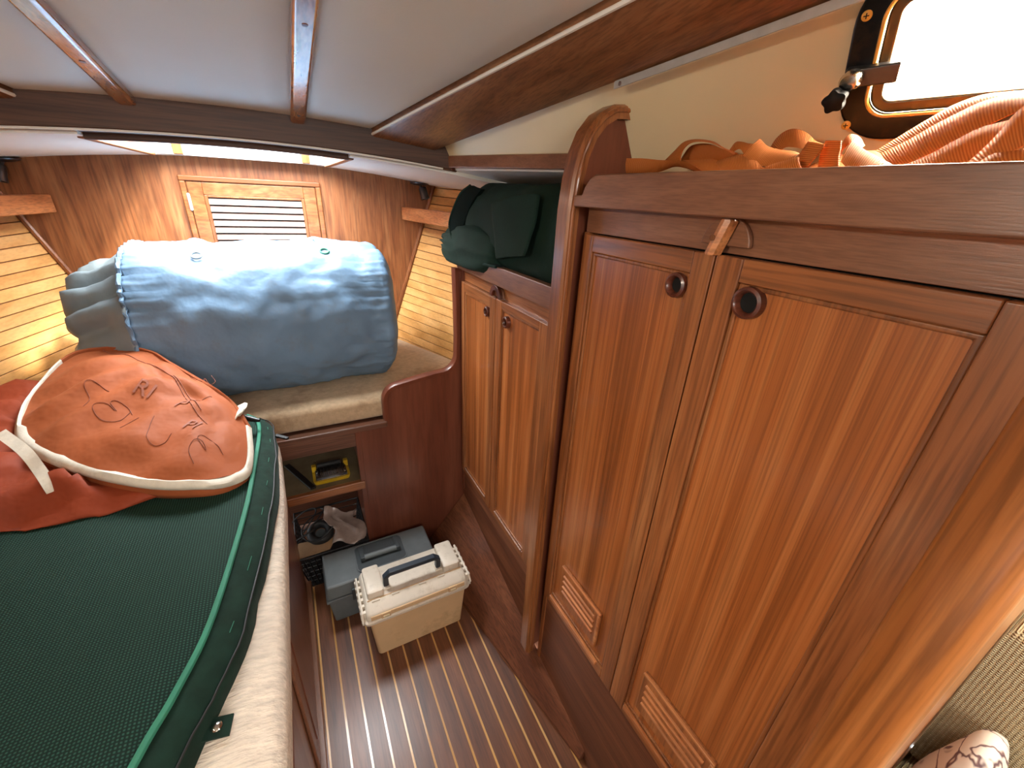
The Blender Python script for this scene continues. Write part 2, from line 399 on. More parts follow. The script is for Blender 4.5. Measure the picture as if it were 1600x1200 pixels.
for i in range(16):
    z = lz1 - .004 - i * pz
    mb = MB().hexa([(lx0, YB - .016, z - pz * .80), (lx1, YB - .016, z - pz * .80), (lx1, YB - .012, z - pz * .84), (lx0, YB - .012, z - pz * .84),
                    (lx0, YB - .007, z), (lx1, YB - .007, z), (lx1, YB - .002, z), (lx0, YB - .002, z)])
    obj('louvre_slat', mb, 'louvre', door, bevel=.001)
mb = MB().box(dx0 - .004, dx0 + .006, YB - .0165, YB - .010, 1.392, 1.452); mb.tube([(dx0 + .001, YB - .0175, 1.39), (dx0 + .001, YB - .0175, 1.454)], .003, 8)
obj('hinge', mb, 'alu', door, smooth=True)

# ---- planked hull sides
def hull_x(y, z):        # starboard inner face of the planking
    t = (z - .80) / .73
    x0 = .432 + (.694 - .432) * t
    s = .42 + (.28 - .42) * t
    return x0 + s * (YB - y) - .02 * math.sin(PI * max(0, min(1, t))) * 0
def plank_side(name, sgn, y_aft, label):
    mx = (lambda v: v) if sgn > 0 else (lambda v: 2 * XC - v)
    root = sroot(name, (mx(.75), 1.5, .7), label)
    pit = .0362; nseg = 5
    ys = [lerp(YB - .001, y_aft, i / nseg) for i in range(nseg + 1)]
    mb = MB(); rows_a = []; rows_b = []
    for k in range(12):
        z = .66 + k * (1.60 - .66) / 11
        rows_a.append([(mx(hull_x(y, z - .03 * (YB - y)) + .006), y, z - .03 * (YB - y)) for y in ys]); rows_b.append([(mx(hull_x(y, z - .03 * (YB - y)) + .026), y, z - .03 * (YB - y)) for y in ys])
    mb.slab(rows_a, rows_b); obj('backing', mb, 'hull_back', root)
    for k in range(25):
        za, zb = .690 + k * pit, .690 + (k + 1) * pit - .0028
        fr = []; bk = []
        for zz in (za, zb):
            fr.append([(mx(hull_x(y, zz - .03 * (YB - y))), y, zz - .03 * (YB - y)) for y in ys])
            bk.append([(mx(hull_x(y, zz - .03 * (YB - y)) + .007), y, zz - .03 * (YB - y)) for y in ys])
        obj('plank', MB().slab(fr, bk), 'ash', root, bevel=.0012, segs=1)
    # quarter-round where the planks meet the bulkhead
    mb = MB(); pts = []
    for i in range(8):
        z = lerp(.70, 1.545, i / 7); pts.append((mx(hull_x(YB, z) - .006), YB - .007, z))
    mb.tube(pts, .009, 8); obj('corner_bead', mb, 'teak_z', root, smooth=True)
    return root
plank_side('wall_right', 1, .80, 'honey coloured planking on the starboard hull side behind the green bag')
plank_side('wall_left', -1, .02, 'honey coloured planking on the port hull side')

# wooden rails standing off the hull
for sgn, lab in ((1, 'short wooden rail on the starboard hull planks beside the green bag'), (-1, 'short wooden rail on the port hull planks at the left edge')):
    mx = (lambda v: v) if sgn > 0 else (lambda v: 2 * XC - v)
    mb = MB()
    xa, xb, ya, yb = .515, (.61 if sgn > 0 else .628), YB - .04, (1.55 if sgn > 0 else 1.45)
    mb.hexa([(mx(xa), ya, 1.374), (mx(xa + .022), ya, 1.374), (mx(xb + .022), yb, 1.374), (mx(xb), yb, 1.374),
             (mx(xa), ya, 1.432), (mx(xa + .022), ya, 1.432), (mx(xb + .022), yb, 1.432), (mx(xb), yb, 1.432)])
    r = obj('hull_rail', mb, 'oak_rail', bevel=.004)
    tag(r, lab, 'rail')
    for t in (.12, .8):
        mb = MB()
        yy = lerp(ya, yb, t); xx = lerp(xa, xb, t) + .02; hx = hull_x(yy, 1.4)
        mb.hexa([(mx(xx), yy - .02, 1.385), (mx(hx + .004), yy - .02, 1.385), (mx(hx + .004), yy + .02, 1.385), (mx(xx), yy + .02, 1.385),
                 (mx(xx), yy - .02, 1.42), (mx(hx + .004), yy - .02, 1.42), (mx(hx + .004), yy + .02, 1.42), (mx(xx), yy + .02, 1.42)])
        b_ = obj('bracket', mb, 'oak_rail'); b_.parent = r; b_.location = WL[b_.name] - WL[r.name]

# ---- ceiling
ceil = sroot('ceiling', (0, .6, 1.7), 'white padded headliner panels between varnished battens')
B1, B2 = -.262, .076
def inner(y): return .252 + .234 * (1.379 - y)
def outer(y): return .419 + .200 * (1.309 - y)
NY = 14
def panel(fa, fb, lab):
    nx = 12; top = []; bot = []
    for j in range(NY + 1):
        y = lerp(1.348, -.10, j / NY); a, b = fa(y), fb(y); r1 = []; r2 = []
        for i in range(nx + 1):
            x = lerp(a, b, i / nx); e = min(i, nx - i) / nx; f = min(j, NY - j) / NY
            puff = .012 * (1 - math.exp(-e * 14)) * (1 - math.exp(-f * 22))
            z = ceil_z(x, y) + .010 - puff
            r1.append((x, y, z)); r2.append((x, y, ceil_z(x, y) + .02))
        top.append(r1); bot.append(r2)
    o = obj('ceiling_panel', MB().slab(bot, top), 'vinyl', ceil, smooth=True, angle=60)
panel(lambda y: B1 + .017, lambda y: B2 - .017, '')
panel(lambda y: B2 + .017, lambda y: inner(y) - .004, '')
panel(lambda y: 2 * XC - inner(y) + .004, lambda y: B1 - .017, '')
mb = MB(); mb.hexa([(-.90, -.1, 1.90), (.72, -.1, 1.90), (.49, 1.42, 1.70), (-.67, 1.42, 1.70), (-.90, -.1, 1.94), (.72, -.1, 1.94), (.49, 1.42, 1.74), (-.67, 1.42, 1.74)])
obj('deck_core', mb, 'liner', ceil)
for nm, bx, lab in (('trim_3', B1, 'glossy varnished ceiling batten on the port side'), ('trim_4', B2, 'glossy varnished ceiling batten in the middle of the photo top')):
    mb = MB(); rings = []
    for j in range(9):
        y = lerp(1.35, -.1, j / 8); z = ceil_z(bx, y) - .006; h = .0175
        rings.append([(bx - h, y, z + .02), (bx - h, y, z + .004), (bx - h + .005, y, z), (bx + h - .005, y, z), (bx + h, y, z + .004), (bx + h, y, z + .02)])
    mb.loft(rings); t = struct(obj(nm, mb, 'batten', bevel=.002, angle=30), lab)
    for y in ((1.28, .84, .4) if bx > 0 else (1.12, .7)):
        z = ceil_z(bx, y) - .0062
        obj('screw_plug', MB().lathe((bx, y, z - .0006), (0, .147, 1), [(.0045, 0), (.0045, .003)], 12), 'ring_wood', t)
# thwartships deck beam
mb = MB(); rings = []
for i in range(17):
    x = lerp(2 * XC - .49, .49, i / 16); zb = 1.595 - .1 * (x + .08) ** 2; zt = zb + .085
    rings.append([(x, 1.350, zb + .006), (x, 1.354, zb), (x, 1.405, zb), (x, 1.405, zt), (x, 1.350, zt)])
mb.loft(rings); struct(obj('trim_5', mb, 'dark_x', bevel=.003, angle=30), 'dark brown arched deck beam across the cabin')
# pale bead along its lower edge
mb = MB().tube([(x, 1.3495, 1.595 - .1 * (x + .08) ** 2 + .001) for x in [lerp(2 * XC - .46, .46, i / 16) for i in range(17)]], .0026, 6)
struct(obj('trim_6', mb, 'liner', smooth=True), 'thin pale edge line under the dark deck beam')
# carlins: the wide sloping boards at the edge of the coachroof
for nm, sgn, lab in (('trim_7', 1, 'wide brown board along the starboard edge of the ceiling'), ('trim_8', -1, 'wide brown board along the port edge of the ceiling')):
    mx = (lambda v: v) if sgn > 0 else (lambda v: 2 * XC - v)
    mb = MB(); rings = []
    for j in range(9):
        y = lerp(1.352, -.1, j / 8); a, b = inner(y), outer(y) + .03
        za, zb = ceil_z(a, y) - .004, ceil_z(outer(y), y) - .014
        rings.append([(mx(a), y, za + .03), (mx(a), y, za), (mx(a + .006), y, za - .004), (mx(b - .004), y, zb), (mx(b), y, zb + .004), (mx(b), y, zb + .03)])
    mb.loft(rings); t = struct(obj(nm, mb, 'carlin', bevel=.002, angle=30), lab)
    mb = MB().tube([(mx(inner(y) - .002), y, ceil_z(inner(y), y) - .003) for y in (1.345, 1.0, .6, .2, -.1)], .0035, 6)
    obj('edge_bead', mb, 'liner', t, smooth=True)

# ---- foredeck liner with the hatch opening
hx0, hx1, hy0, hy1 = -.365, .195, 1.425, 2.09
fl = sroot('ceiling_2', (XC, 1.8, 1.58), 'white foredeck lining over the berth')
def hz(x): return 1.588 - .10 * (x + .08) ** 2
def strip(xa, xb, ya, yb, n):
    top = []; bot = []
    for j in range(2):
        y = ya if j == 0 else yb
        top.append([(lerp(xa, xb, i / n), y, hz(lerp(xa, xb, i / n))) for i in range(n + 1)]); bot.append([(p[0], p[1], p[2] + .012) for p in top[-1]])
    return MB().slab(bot, top)
obj('liner_panel', strip(hx1 + .003, 1.02, 1.372, YB, 8), 'liner', fl, smooth=True)
obj('liner_panel', strip(-1.15, hx0 - .003, 1.372, YB, 8), 'liner', fl, smooth=True)
obj('liner_panel', strip(hx0 - .002, hx1 + .002, hy1 + .004, YB, 6), 'liner', fl, smooth=True)
hatch = sroot('window_1', (XC, 1.76, 1.60), 'bright open-lit deck hatch above the berth with wooden sides')
H = 1.70
obj('coaming', box(hx0 - .02, hx0, hy0, hy1, 1.575, H), 'teak_y', hatch, bevel=.002)
obj('coaming', box(hx1, hx1 + .02, hy0, hy1, 1.575, H), 'teak_y', hatch, bevel=.002)
obj('coaming', box(hx0 - .02, hx1 + .02, hy1, hy1 + .02, 1.582, H), 'liner', hatch, bevel=.002)
mb = MB(); rings = []
for i in range(9):
    x = lerp(hx0 - .004, hx1 + .004, i / 8); z = 1.581 - .1 * (x + .08) ** 2
    rings.append([(x, 1.4055, z + .003), (x, 1.409, z), (x, hy0 - .002, z), (x, hy0 - .002, H), (x, 1.4055, H)])
obj('coaming', mb.loft(rings), 'dark_x', hatch, bevel=.002, angle=30)
for xx in (hx0 + .055, hx1 - .085):
    obj('corner_post', box(xx, xx + .03, hy1 - .018, hy1, 1.583, H), 'teak_z', hatch, bevel=.003)
obj('hatch_pane', box(hx0 - .02, hx1 + .02, hy0, hy1, H + .002, H + .012), 'mesh_pane', hatch)
mb = MB(); e = .03
mb.box(hx0 - .04, hx0 + .005, hy0 - .02, hy1 + .03, H + .012, H + .035); mb.box(hx1 - .005, hx1 + .04, hy0 - .02, hy1 + .03, H + .012, H + .035)
mb.box(hx0 + .005, hx1 - .005, hy0 - .02, hy0 + .02, H + .012, H + .035); mb.box(hx0 + .005, hx1 - .005, hy1 - .01, hy1 + .03, H + .012, H + .035)
obj('hatch_frame', mb, 'alu', hatch, bevel=.003)

# ---- cabin sides with the portlights (local u runs aft, v runs up)
EU = V((.25, -1, 0)).normalized(); EV = V((-.5, 0, 1)); EV = (EV - EU * EV.dot(EU)).normalized(); EN = EU.cross(EV)   # EN points inboard
O0 = V((.63, .76, 1.6))
def cs(u, v, d=0, sgn=1):
    p = O0 + EU * u + EV * v + EN * d
    return p if sgn > 0 else V((2 * XC - p.x, p.y, p.z))
def rrect(u0, u1, v0, v1, r, n=6):
    out = []
    for (cu, cv, a0) in ((u1 - r, v1 - r, 0), (u0 + r, v1 - r, 90), (u0 + r, v0 + r, 180), (u1 - r, v0 + r, 270)):
        for k in range(n + 1):
            a = math.radians(a0 + 90 * k / n); out.append((cu + r * math.cos(a), cv + r * math.sin(a)))
    return out
PU0, PU1, PV0, PV1 = .377, .735, -.003, .182
def holed(outer, inner, fn, d0, d1):
    """plate with a hole: outer / inner loops of (u, v), from depth d0 to d1"""
    bm = bmesh.new(); o = [bm.verts.new(fn(u, v, d0)) for u, v in outer]; i = [bm.verts.new(fn(u, v, d0)) for u, v in inner]
    es = [bm.edges.new((a[k], a[(k + 1) % len(a)])) for a in (o, i) for k in range(len(a))]
    bmesh.ops.triangle_fill(bm, use_beauty=True, edges=es)
    bm.verts.index_update(); vs = [v.co.copy() for v in bm.verts]; fs = [tuple(v.index for v in f.verts) for f in bm.faces]
    no, ni = len(outer), len(inner); bm.free()
    off = fn(0, 0, d1) - fn(0, 0, d0); n = len(vs); mb = MB()
    f2 = [tuple(n + q for q in f[::-1]) for f in fs]; side = []
    for k in range(no): side.append((k, (k + 1) % no, n + (k + 1) % no, n + k))
    for k in range(ni): side.append((no + (k + 1) % ni, no + k, n + no + k, n + no + (k + 1) % ni))
    return mb.add(vs + [v + off for v in vs], fs + f2 + side)
for sgn, nm, wn in ((1, 'wall_right_upper', 'window_2'), (-1, 'wall_left_upper', 'window_3')):
    fn = lambda u, v, d, s=sgn: cs(u, v, d, s)
    zc = -.018
    o_loop = [(-.66, -.02), (-.03, -.03), (0.0, -.14), (.95, -.14), (.95, .24), (-.66, .09)]
    hole = rrect(PU0 + .025, PU1 - .025, PV0 + .025, PV1 - .025, .03)
    struct(obj(nm, holed(o_loop, hole, fn, 0, -.03), 'cream'), 'cream cabin side %s' % ('above the starboard lockers' if sgn > 0 else 'on the port side'))
    win = sroot(wn, cs(PU0, PV0, 0, sgn), ('rectangular black framed opening portlight above the webbing' if sgn > 0 else 'matching portlight on the port cabin side'))
    fo = rrect(PU0, PU1, PV0, PV1, .058, 10); fi = rrect(PU0 + .031, PU1 - .031, PV0 + .029, PV1 - .029, .026, 8)
    obj('window_frame', holed(fo, fi, fn, .014, .0005), 'black_frame', win, bevel=.004, segs=3)
    g0 = rrect(PU0 + .0305, PU1 - .0305, PV0 + .0285, PV1 - .0285, .0265, 8)
    obj('gasket', MB().tube([fn(u, v, .014) for u, v in g0], .0022, 6, True), 'gasket', win, smooth=True)
    li = rrect(PU0 + .044, PU1 - .044, PV0 + .043, PV1 - .043, .012, 8)
    obj('sash', holed(fi, li, fn, .006, -.012), 'sash_warm', win, bevel=.003)
    li0 = [(u, v) for u, v in rrect(PU0 + .03, PU1 - .03, PV0 + .03, PV1 - .03, .02, 6)]
    mb = MB(); n = len(li0); vs = [fn(u, v, -.004) for u, v in li0] + [fn(u, v, -.009) for u, v in li0]
    mb.add(vs, [tuple(range(n)), tuple(range(n, 2 * n))[::-1]] + [(k, (k + 1) % n, n + (k + 1) % n, n + k) for k in range(n)])
    obj('pane', mb, 'mesh_pane', win)
    sl = rrect(PU0 + .030, PU1 - .030, PV0 + .030, PV1 - .030, .02, 6); so = rrect(PU0 + .012, PU1 - .012, PV0 + .012, PV1 - .012, .03, 6)
    obj('outer_rim', holed(so, sl, fn, -.0305, -.055), 'tan_box', win)
    # latch: bracket, bright cap, black lobed knob
    lt = obj('latch', MB().hexa([fn(PU0 + .004, .062, .013), fn(PU0 + .058, .062, .013), fn(PU0 + .058, .086, .013), fn(PU0 + .004, .086, .013),
                                 fn(PU0 + .004, .064, .026), fn(PU0 + .058, .064, .020), fn(PU0 + .058, .084, .020), fn(PU0 + .004, .084, .026)]), 'lamp_grey', win, bevel=.002)
    c0 = fn(PU0 + .014, .074, .026); ax = (fn(0, 0, 1) - fn(0, 0, 0))
    obj('latch_cap', MB().lathe(c0, ax, [(.012, 0), (.012, .010), (.009, .016), (0.001, .017)], 20), 'steel', lt, smooth=True)
    EV2 = (fn(-.007, -.014, 0) - fn(0, 0, 0)); mb = MB(); rings = []
    for h, s in ((.006, .5), (.017, .5), (.019, .9), (.026, 1), (.033, .95), (.036, .6)):
        a = ax.orthogonal().normalized(); b = ax.cross(a)
        rings.append([c0 + ax * h + (a * math.cos(q) + b * math.sin(q)) * (.0125 + .0016 * math.cos(5 * q)) * s + EV2 * 1 for q in [2 * PI * j / 40 for j in range(40)]])
    mb.loft(rings); obj('latch_knob', mb, 'knob_black', lt, smooth=True)
    for (u, v) in ((PU0 + .0145, .018), (PU0 + .012, .135), (PU0 + .12, .009), (PU0 + .12, .157)):
        sw = obj('screw', MB().lathe(fn(u, v, .0135), ax, [(.0055, 0), (.0055, .001), (.004, .0022)], 16), 'gasket', win, smooth=True)
        mb = MB()
        for du, dv in ((.0028, .0005), (.0005, .0028)):
            mb.hexa([fn(u - du, v - dv, .0155), fn(u + du, v - dv, .0155), fn(u + du, v + dv, .0155), fn(u - du, v + dv, .0155),
                     fn(u - du, v - dv, .0162), fn(u + du, v - dv, .0162), fn(u + du, v + dv, .0162), fn(u - du, v + dv, .0162)])
        obj('cross_slot_shade', mb, 'hole', sw)
# aluminium track along the starboard carlin
mb = MB(); rings = []
for t in (0, 1):
    y = lerp(.70, -.05, t); xo = outer(y) + .026; zo = ceil_z(outer(y), y) - .016
    rings.append([(xo - .010, y, zo - .012), (xo - .010, y, zo), (xo + .014, y, zo), (xo + .014, y, zo - .003), (xo - .007, y, zo - .003), (xo - .007, y, zo - .012)])
mb.loft(rings); tr = struct(obj('trim_9', mb, 'alu', bevel=.0008), 'grey aluminium curtain track under the starboard ceiling board')
obj('screw', MB().lathe((outer(.69) + .0155, .685, ceil_z(outer(.69), .69) - .023), (-1, 0, 0), [(.0035, 0), (.0035, .0015)], 10), 'steel', tr)

# ---- side decks: wooden edge trim and white underside
for sgn, nt_, ns_ in ((1, 'trim_10', 'ceiling_3'), (-1, 'trim_11', 'ceiling_4')):
    mx = (lambda v: v) if sgn > 0 else (lambda v: 2 * XC - v)
    ya = .77 if sgn > 0 else 0.0
    def xi(y, z): return .63 - .25 * (y - .76) - .5 * (z - 1.6)
    p = []
    for y, dz in ((1.372, 0.012), (ya, 0.0)):
        xx = xi(y, 1.58)
        p += [(mx(xx - .014), y, 1.560 + dz), (mx(xx + .02), y, 1.560 + dz), (mx(xx + .02), y, 1.596 + dz), (mx(xx - .014), y, 1.592 + dz)]
    mb = MB().hexa([p[0], p[1], p[5], p[4], p[3], p[2], p[6], p[7]])
    struct(obj(nt_, mb, 'red_y', bevel=.003), 'red brown edging along the side deck %s' % ('above the green bag' if sgn > 0 else 'on the port side'))
    mb = MB(); a1, a0 = xi(1.368, 1.57) + .004, xi(ya, 1.57) + .004
    mb.hexa([(mx(a1), 1.371, 1.566), (mx(.95), 1.371, 1.505), (mx(1.1), ya, 1.505), (mx(a0), ya, 1.556), (mx(a1), 1.371, 1.59), (mx(.95), 1.371, 1.53), (mx(1.1), ya, 1.53), (mx(a0), ya, 1.58)])
    struct(obj(ns_, mb, 'liner'), 'white underside of the side deck %s' % ('above the green bag' if sgn > 0 else 'on the port side'))

# ---- aft bulkhead with the door post, and the plain saloon behind the camera
mb = MB(); poly = []
xa = .445
for k in range(9):     # bull-nosed aft corner
    a = math.radians(180 + 90 * k / 8); poly.append((xa + .016 + .016 * math.cos(a), .007 + .014 + .014 * math.sin(a), 0))
poly += [(1.5, .007, 0), (1.5, .062, 0), (xa + .004, .062, 0), (xa, .058, 0)]
mb.prism(poly, (0, 0, 1.9)); struct(obj('wall_back', mb, 'jamb_lit', smooth=True, angle=50), 'varnished door post and bulkhead at the right edge')
struct(obj('wall_back_port', box(-1.6, -.40, -.30, -.26, 0, 1.9), 'teak_z'), 'port half of the aft bulkhead')
struct(obj('wall_saloon_left', box(-1.64, -1.6, -2.4, -.26, 0, 1.95), 'cream'))
struct(obj('wall_saloon_right', box(1.5, 1.54, -2.4, .06, 0, 1.95), 'cream'))
struct(obj('wall_saloon_back', MB().box(-1.64, -.45, -2.44, -2.4, 0, 1.95).box(.45, 1.54, -2.44, -2.4, 0, 1.95).box(-.45, .45, -2.44, -2.4, 0, .9), 'cream'))
struct(obj('ceiling_5', box(-1.64, 1.54, -2.4, -.101, 1.95, 1.99), 'liner'))

# ================================================================== JOINERY
# ---- partition between the lockers
px0 = .505
part = thing('partition', 'tall wooden partition with rounded top between the two lockers', 'partition', (.6, .74, 0))
prof = [(.640, 1.652), (.612, 1.656), (.585, 1.653), (.558, 1.638), (.536, 1.612), (.522, 1.578), (.514, 1.535), (.510, 1.48), (.510, .128)]
inn = [(x + .006, z - (.006 if i < 5 else 0)) for i, (x, z) in enumerate(prof)]
poly = [(x, .728, z) for x, z in prof] + [(.80, .728, .20), (.80, .728, 1.50), (.675, .728, 1.56)]
obj('partition_panel', MB().prism(poly, (0, .022, 0)), 'red_z', part, bevel=.002)
mb = MB(); rings = []
for i, (x, z) in enumerate(prof):
    a = prof[max(i - 1, 0)]; b = prof[min(i + 1, len(prof) - 1)]
    t = V((b[0] - a[0], 0, b[1] - a[1])).normalized(); nrm = V((t.z, 0, -t.x))
    if nrm.x > 0 and nrm.z < 0: nrm = -nrm
    if i > 4 and nrm.x > 0: nrm = -nrm
    c = V((x, 0, z))
    rings.append([c + nrm * .008 + V((0, .716, 0)), c + nrm * .012 + V((0, .722, 0)), c + nrm * .012 + V((0, .756, 0)), c + nrm * .008 + V((0, .762, 0)), c - nrm * .012 + V((0, .762, 0)), c - nrm * .012 + V((0, .716, 0))])
mb.loft(rings); obj('edge_trim', mb, 'teak_z', part, smooth=True, angle=30)
rings2 = []
for i, (x, z) in enumerate(prof):
    a = prof[max(i - 1, 0)]; b = prof[min(i + 1, len(prof) - 1)]
    t = V((b[0] - a[0], 0, b[1] - a[1])).normalized(); nrm = V((t.z, 0, -t.x))
    if nrm.x > 0 and nrm.z < 0: nrm = -nrm
    if i > 4 and nrm.x > 0: nrm = -nrm
    rings2.append(V((x, .7155, z)) + nrm * .002)
obj('bead', MB().tube(rings2, .004, 8), 'teak_z', part, smooth=True)
obj('cleat', MB().hexa([(.642, .712, 1.640), (.656, .712, 1.628), (.690, .712, 1.50), (.672, .712, 1.50), (.642, .728, 1.640), (.656, .728, 1.628), (.690, .728, 1.50), (.672, .728, 1.50)]), 'teak_z', part, bevel=.002)

def locker_door(parent, y0, y1, z0, z1, py0, py1, pz0, pz1, ring, vent=None, mat='teak_z', proud=.013):
    """framed door in the plane x = XL; y0 < y1"""
    xo, xi_ = XL - proud, XL + .004
    mb = MB()
    for (a, b, c, d) in ((y0, py0, z0, z1), (py1, y1, z0, z1)): mb.box(xo, xi_, a, b, c, d)
    d = obj('door', mb, mat, parent, bevel=.0025)
    for (c, dd) in ((z0, pz0), (pz1, z1)): obj('door_rail', box(xo + .0004, xi_, py0, py1, c, dd), 'teak_y', d, bevel=.002)
    obj('door_panel', box(xo + .008, XL + .003, py0 - .001, py1 + .001, pz0 - .001, pz1 + .001), 'panel_z', d)
    m = .007
    fn = lambda u, v, dpt: V((xo + .004 - dpt, u, v))
    mb = holed([(py0, pz0), (py1, pz0), (py1, pz1), (py0, pz1)], [(py0 + m, pz0 + m), (py1 - m, pz0 + m), (py1 - m, pz1 - m), (py0 + m, pz1 - m)], fn, 0, -.006)
    obj('panel_moulding', mb, mat, d, bevel=.0025)
    # finger ring: raised wooden rim around a black disc for the hole's shade
    ry, rz, rr = ring; prof_ = []
    c = V((xo + .008, ry, rz)); n = 28; rings = []
    for (r, h) in ((rr + .003, 0), (rr + .002, -.0105), (rr - .002, -.0125), (rr - .0045, -.010), (rr - .0055, .001)):
        rings.append([c + V((h, math.cos(2 * PI * k / n) * r, math.sin(2 * PI * k / n) * r)) for k in range(n)])
    obj('finger_ring', MB().loft(rings, False), 'ring_wood', d, smooth=True)
    obj('finger_hole_shade', MB().lathe((xo + .0075, ry, rz), (1, 0, 0), [(rr - .004, -.001), (rr - .004, .001)], n), 'hole', d)
    if vent:
        vy0, vy1, vz0, vz1 = vent
        obj('vent_plate', box(xo + .0005, xo + .008, vy0, vy1, vz0, vz1), mat, d, bevel=.002)
        mb = MB(); mb.box(xo - .003, xo + .004, vy0, vy1, vz1 - .007, vz1); mb.box(xo - .003, xo + .004, vy0, vy0 + .008, vz0, vz1 - .007)
        obj('vent_rim', mb, 'oak_rail', d, bevel=.0018)
        pitch = (vz1 - vz0 - .022) / 5
        for k in range(4):
            z = vz1 - .018 - pitch * (k + .55)
            obj('vent_slat', MB().hexa([(xo - .004, vy0 + .018, z - .001), (xo + .006, vy0 + .018, z - .010), (xo + .006, vy1 - .012, z - .010), (xo - .004, vy1 - .012, z - .001),
                                        (xo - .004, vy0 + .018, z + .0025), (xo + .006, vy0 + .018, z + .006), (xo + .006, vy1 - .012, z + .006), (xo - .004, vy1 - .012, z + .0025)]), 'oak_rail', d, bevel=.001)  # slats in paler wood, standing for their lit tops
        obj('lit_rail_edge', box(xo - .005, xo + .003, vy0 + .012 if False else py0 + .02, py1 - .004, pz0 - .010, pz0 + .002), 'oak_rail', d, bevel=.002)  # pale strip painted for light caught by the bottom rail's top edge
    else:
        obj('lit_rail_edge', box(xo - .002, xo + .003, py0 + .006, py1 - .004, pz0 - .001, pz0 + .003), 'louvre', d, bevel=.0015)  # thin pale strip, same painted highlight on doors without vents
    return d
def catch(parent, y, z, r):
    """turn button: half round plate and a bar"""
    c = V((XL - .001, y, z)); n = 20
    poly = [c + V((0, math.cos(PI * k / n) * r, math.sin(PI * k / n) * r)) for k in range(n + 1)]
    ct = obj('catch_plate', MB().prism(poly, (-.008, 0, 0)), 'red_y', parent, bevel=.002)
    poly2 = [c + V((0, math.cos(PI * k / n) * (r - .006), math.sin(PI * k / n) * (r - .006))) for k in range(n + 1)]
    return ct, c

# ---- tall locker
tl = thing('tall_locker', 'tall wooden locker with two panelled doors and vents, right of the partition', 'locker', (.64, .40, 0))
obj('side', box(XL + .022, .82, .700, .714, .20, 1.485), 'teak_z', tl)
mb = MB(); mb.box(XL, XL + .02, .067, .714, 1.442, 1.505); obj('head_rail', mb, 'red_y', tl, bevel=.001)
obj('kick_board', MB().hexa([(XL, .067, .0), (XL + .02, .067, .0), (XL + .02, .700, .0), (XL, .700, .0), (XL, .067, .408), (XL + .02, .067, .408), (XL + .02, .712, .408), (XL, .712, .408)]), 'kick', tl)
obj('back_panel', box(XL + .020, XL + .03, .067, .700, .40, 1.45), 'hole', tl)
obj('stile', box(XL - .004, XL + .02, .699, .714, .10, 1.442), 'teak_z', tl, bevel=.001)
obj('top_shelf', box(XL + .005, .86, .067, .712, 1.487, 1.500), 'red_y', tl)
# fiddle rail with the scrolled forward end
poly = [(.505, .068, 1.488), (.505, .714, 1.488), (.505, .714, 1.508), (.505, .690, 1.509), (.505, .684, 1.522), (.505, .672, 1.535), (.505, .655, 1.543), (.505, .068, 1.543)]
obj('fiddle_rail', MB().prism(poly, (.026, 0, 0)), 'red_y', tl, bevel=.003, segs=3)
locker_door(tl, .398, .714 - .016, .412, 1.440, .434, .673, .445, 1.408, (.455, 1.386, .017), (.470, .632, .482, .600))
locker_door(tl, .069, .396, .412, 1.440, .112, .354, .445, 1.409, (.333, 1.386, .019), (.150, .325, .482, .604))
ct, c = catch(tl, .392, 1.452, .038)
bar = MB(); rings = []
for z, yy in ((1.439, .400), (1.441, .400), (1.484, .386), (1.486, .386)):
    w_ = .0105 if 1.439 < z < 1.485 else .008
    rings.append([(XL - .012, yy - w_, z), (XL - .024, yy - w_ * .7, z), (XL - .027, yy, z), (XL - .024, yy + w_ * .7, z), (XL - .012, yy + w_, z)])
bar.loft(rings); obj('turn_button', bar, 'oak_rail', ct, smooth=True, angle=35)
obj('screw_plug', MB().lathe((XL - .0272, .398, 1.462), (-1, 0, 0), [(.0042, 0), (.0042, .0008)], 14), 'teak_z', ct)

# ---- small locker under the green bag
sl = thing('small_locker', 'lower wooden locker with two narrow panelled doors under the green bag', 'locker', (.62, 1.09, 0))
obj('top_rail', box(.519, .541, .762, 1.396, 1.264, 1.318), 'red_y', sl, bevel=.003)
obj('face_rail', box(XL, XL + .02, .762, 1.398, 1.222, 1.268), 'teak_y', sl)
obj('shelf_top', box(XL + .01, .98, .762, 1.398, 1.268, 1.280), 'red_y', sl)
obj('kick_board', MB().hexa([(XL, .762, .0), (XL + .02, .762, .0), (XL + .02, 1.396, .0), (XL, 1.396, .0), (XL, .762, .413), (XL + .02, .762, .413), (XL + .02, 1.398, .413), (XL, 1.398, .413)]), 'kick', sl)
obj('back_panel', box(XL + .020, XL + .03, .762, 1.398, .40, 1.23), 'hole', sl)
obj('stile', box(XL, XL + .02, .763, .797, .413, 1.222), 'teak_z', sl)
obj('stile', box(XL - .006, XL + .02, 1.384, 1.398, .30, 1.264), 'red_z', sl)
locker_door(sl, 1.102, 1.383, .416, 1.220, 1.142, 1.355, .438, 1.187, (1.164, 1.165, .014), None)
locker_door(sl, .799, 1.098, .416, 1.222, .846, 1.062, .440, 1.198, (1.028, 1.167, .015), None)
ct, c = catch(sl, 1.095, 1.226, .034)
mb = MB(); n = 16
for a, b in ((0, n // 2),): pass
rings = []
for k in range(n + 1):
    q = PI * k / n; r0, r1 = .020, .036
    y0_, z0_ = c.y + math.cos(q) * r0, c.z + math.sin(q) * r0; y1_, z1_ = c.y + math.cos(q) * r1, c.z + math.sin(q) * r1
    rings.append([(XL - .009, y0_, z0_), (XL - .020, y0_, z0_), (XL - .020, y1_, z1_), (XL - .009, y1_, z1_)])
obj('turn_button', MB().loft(rings), 'ring_wood', ct, bevel=.002)

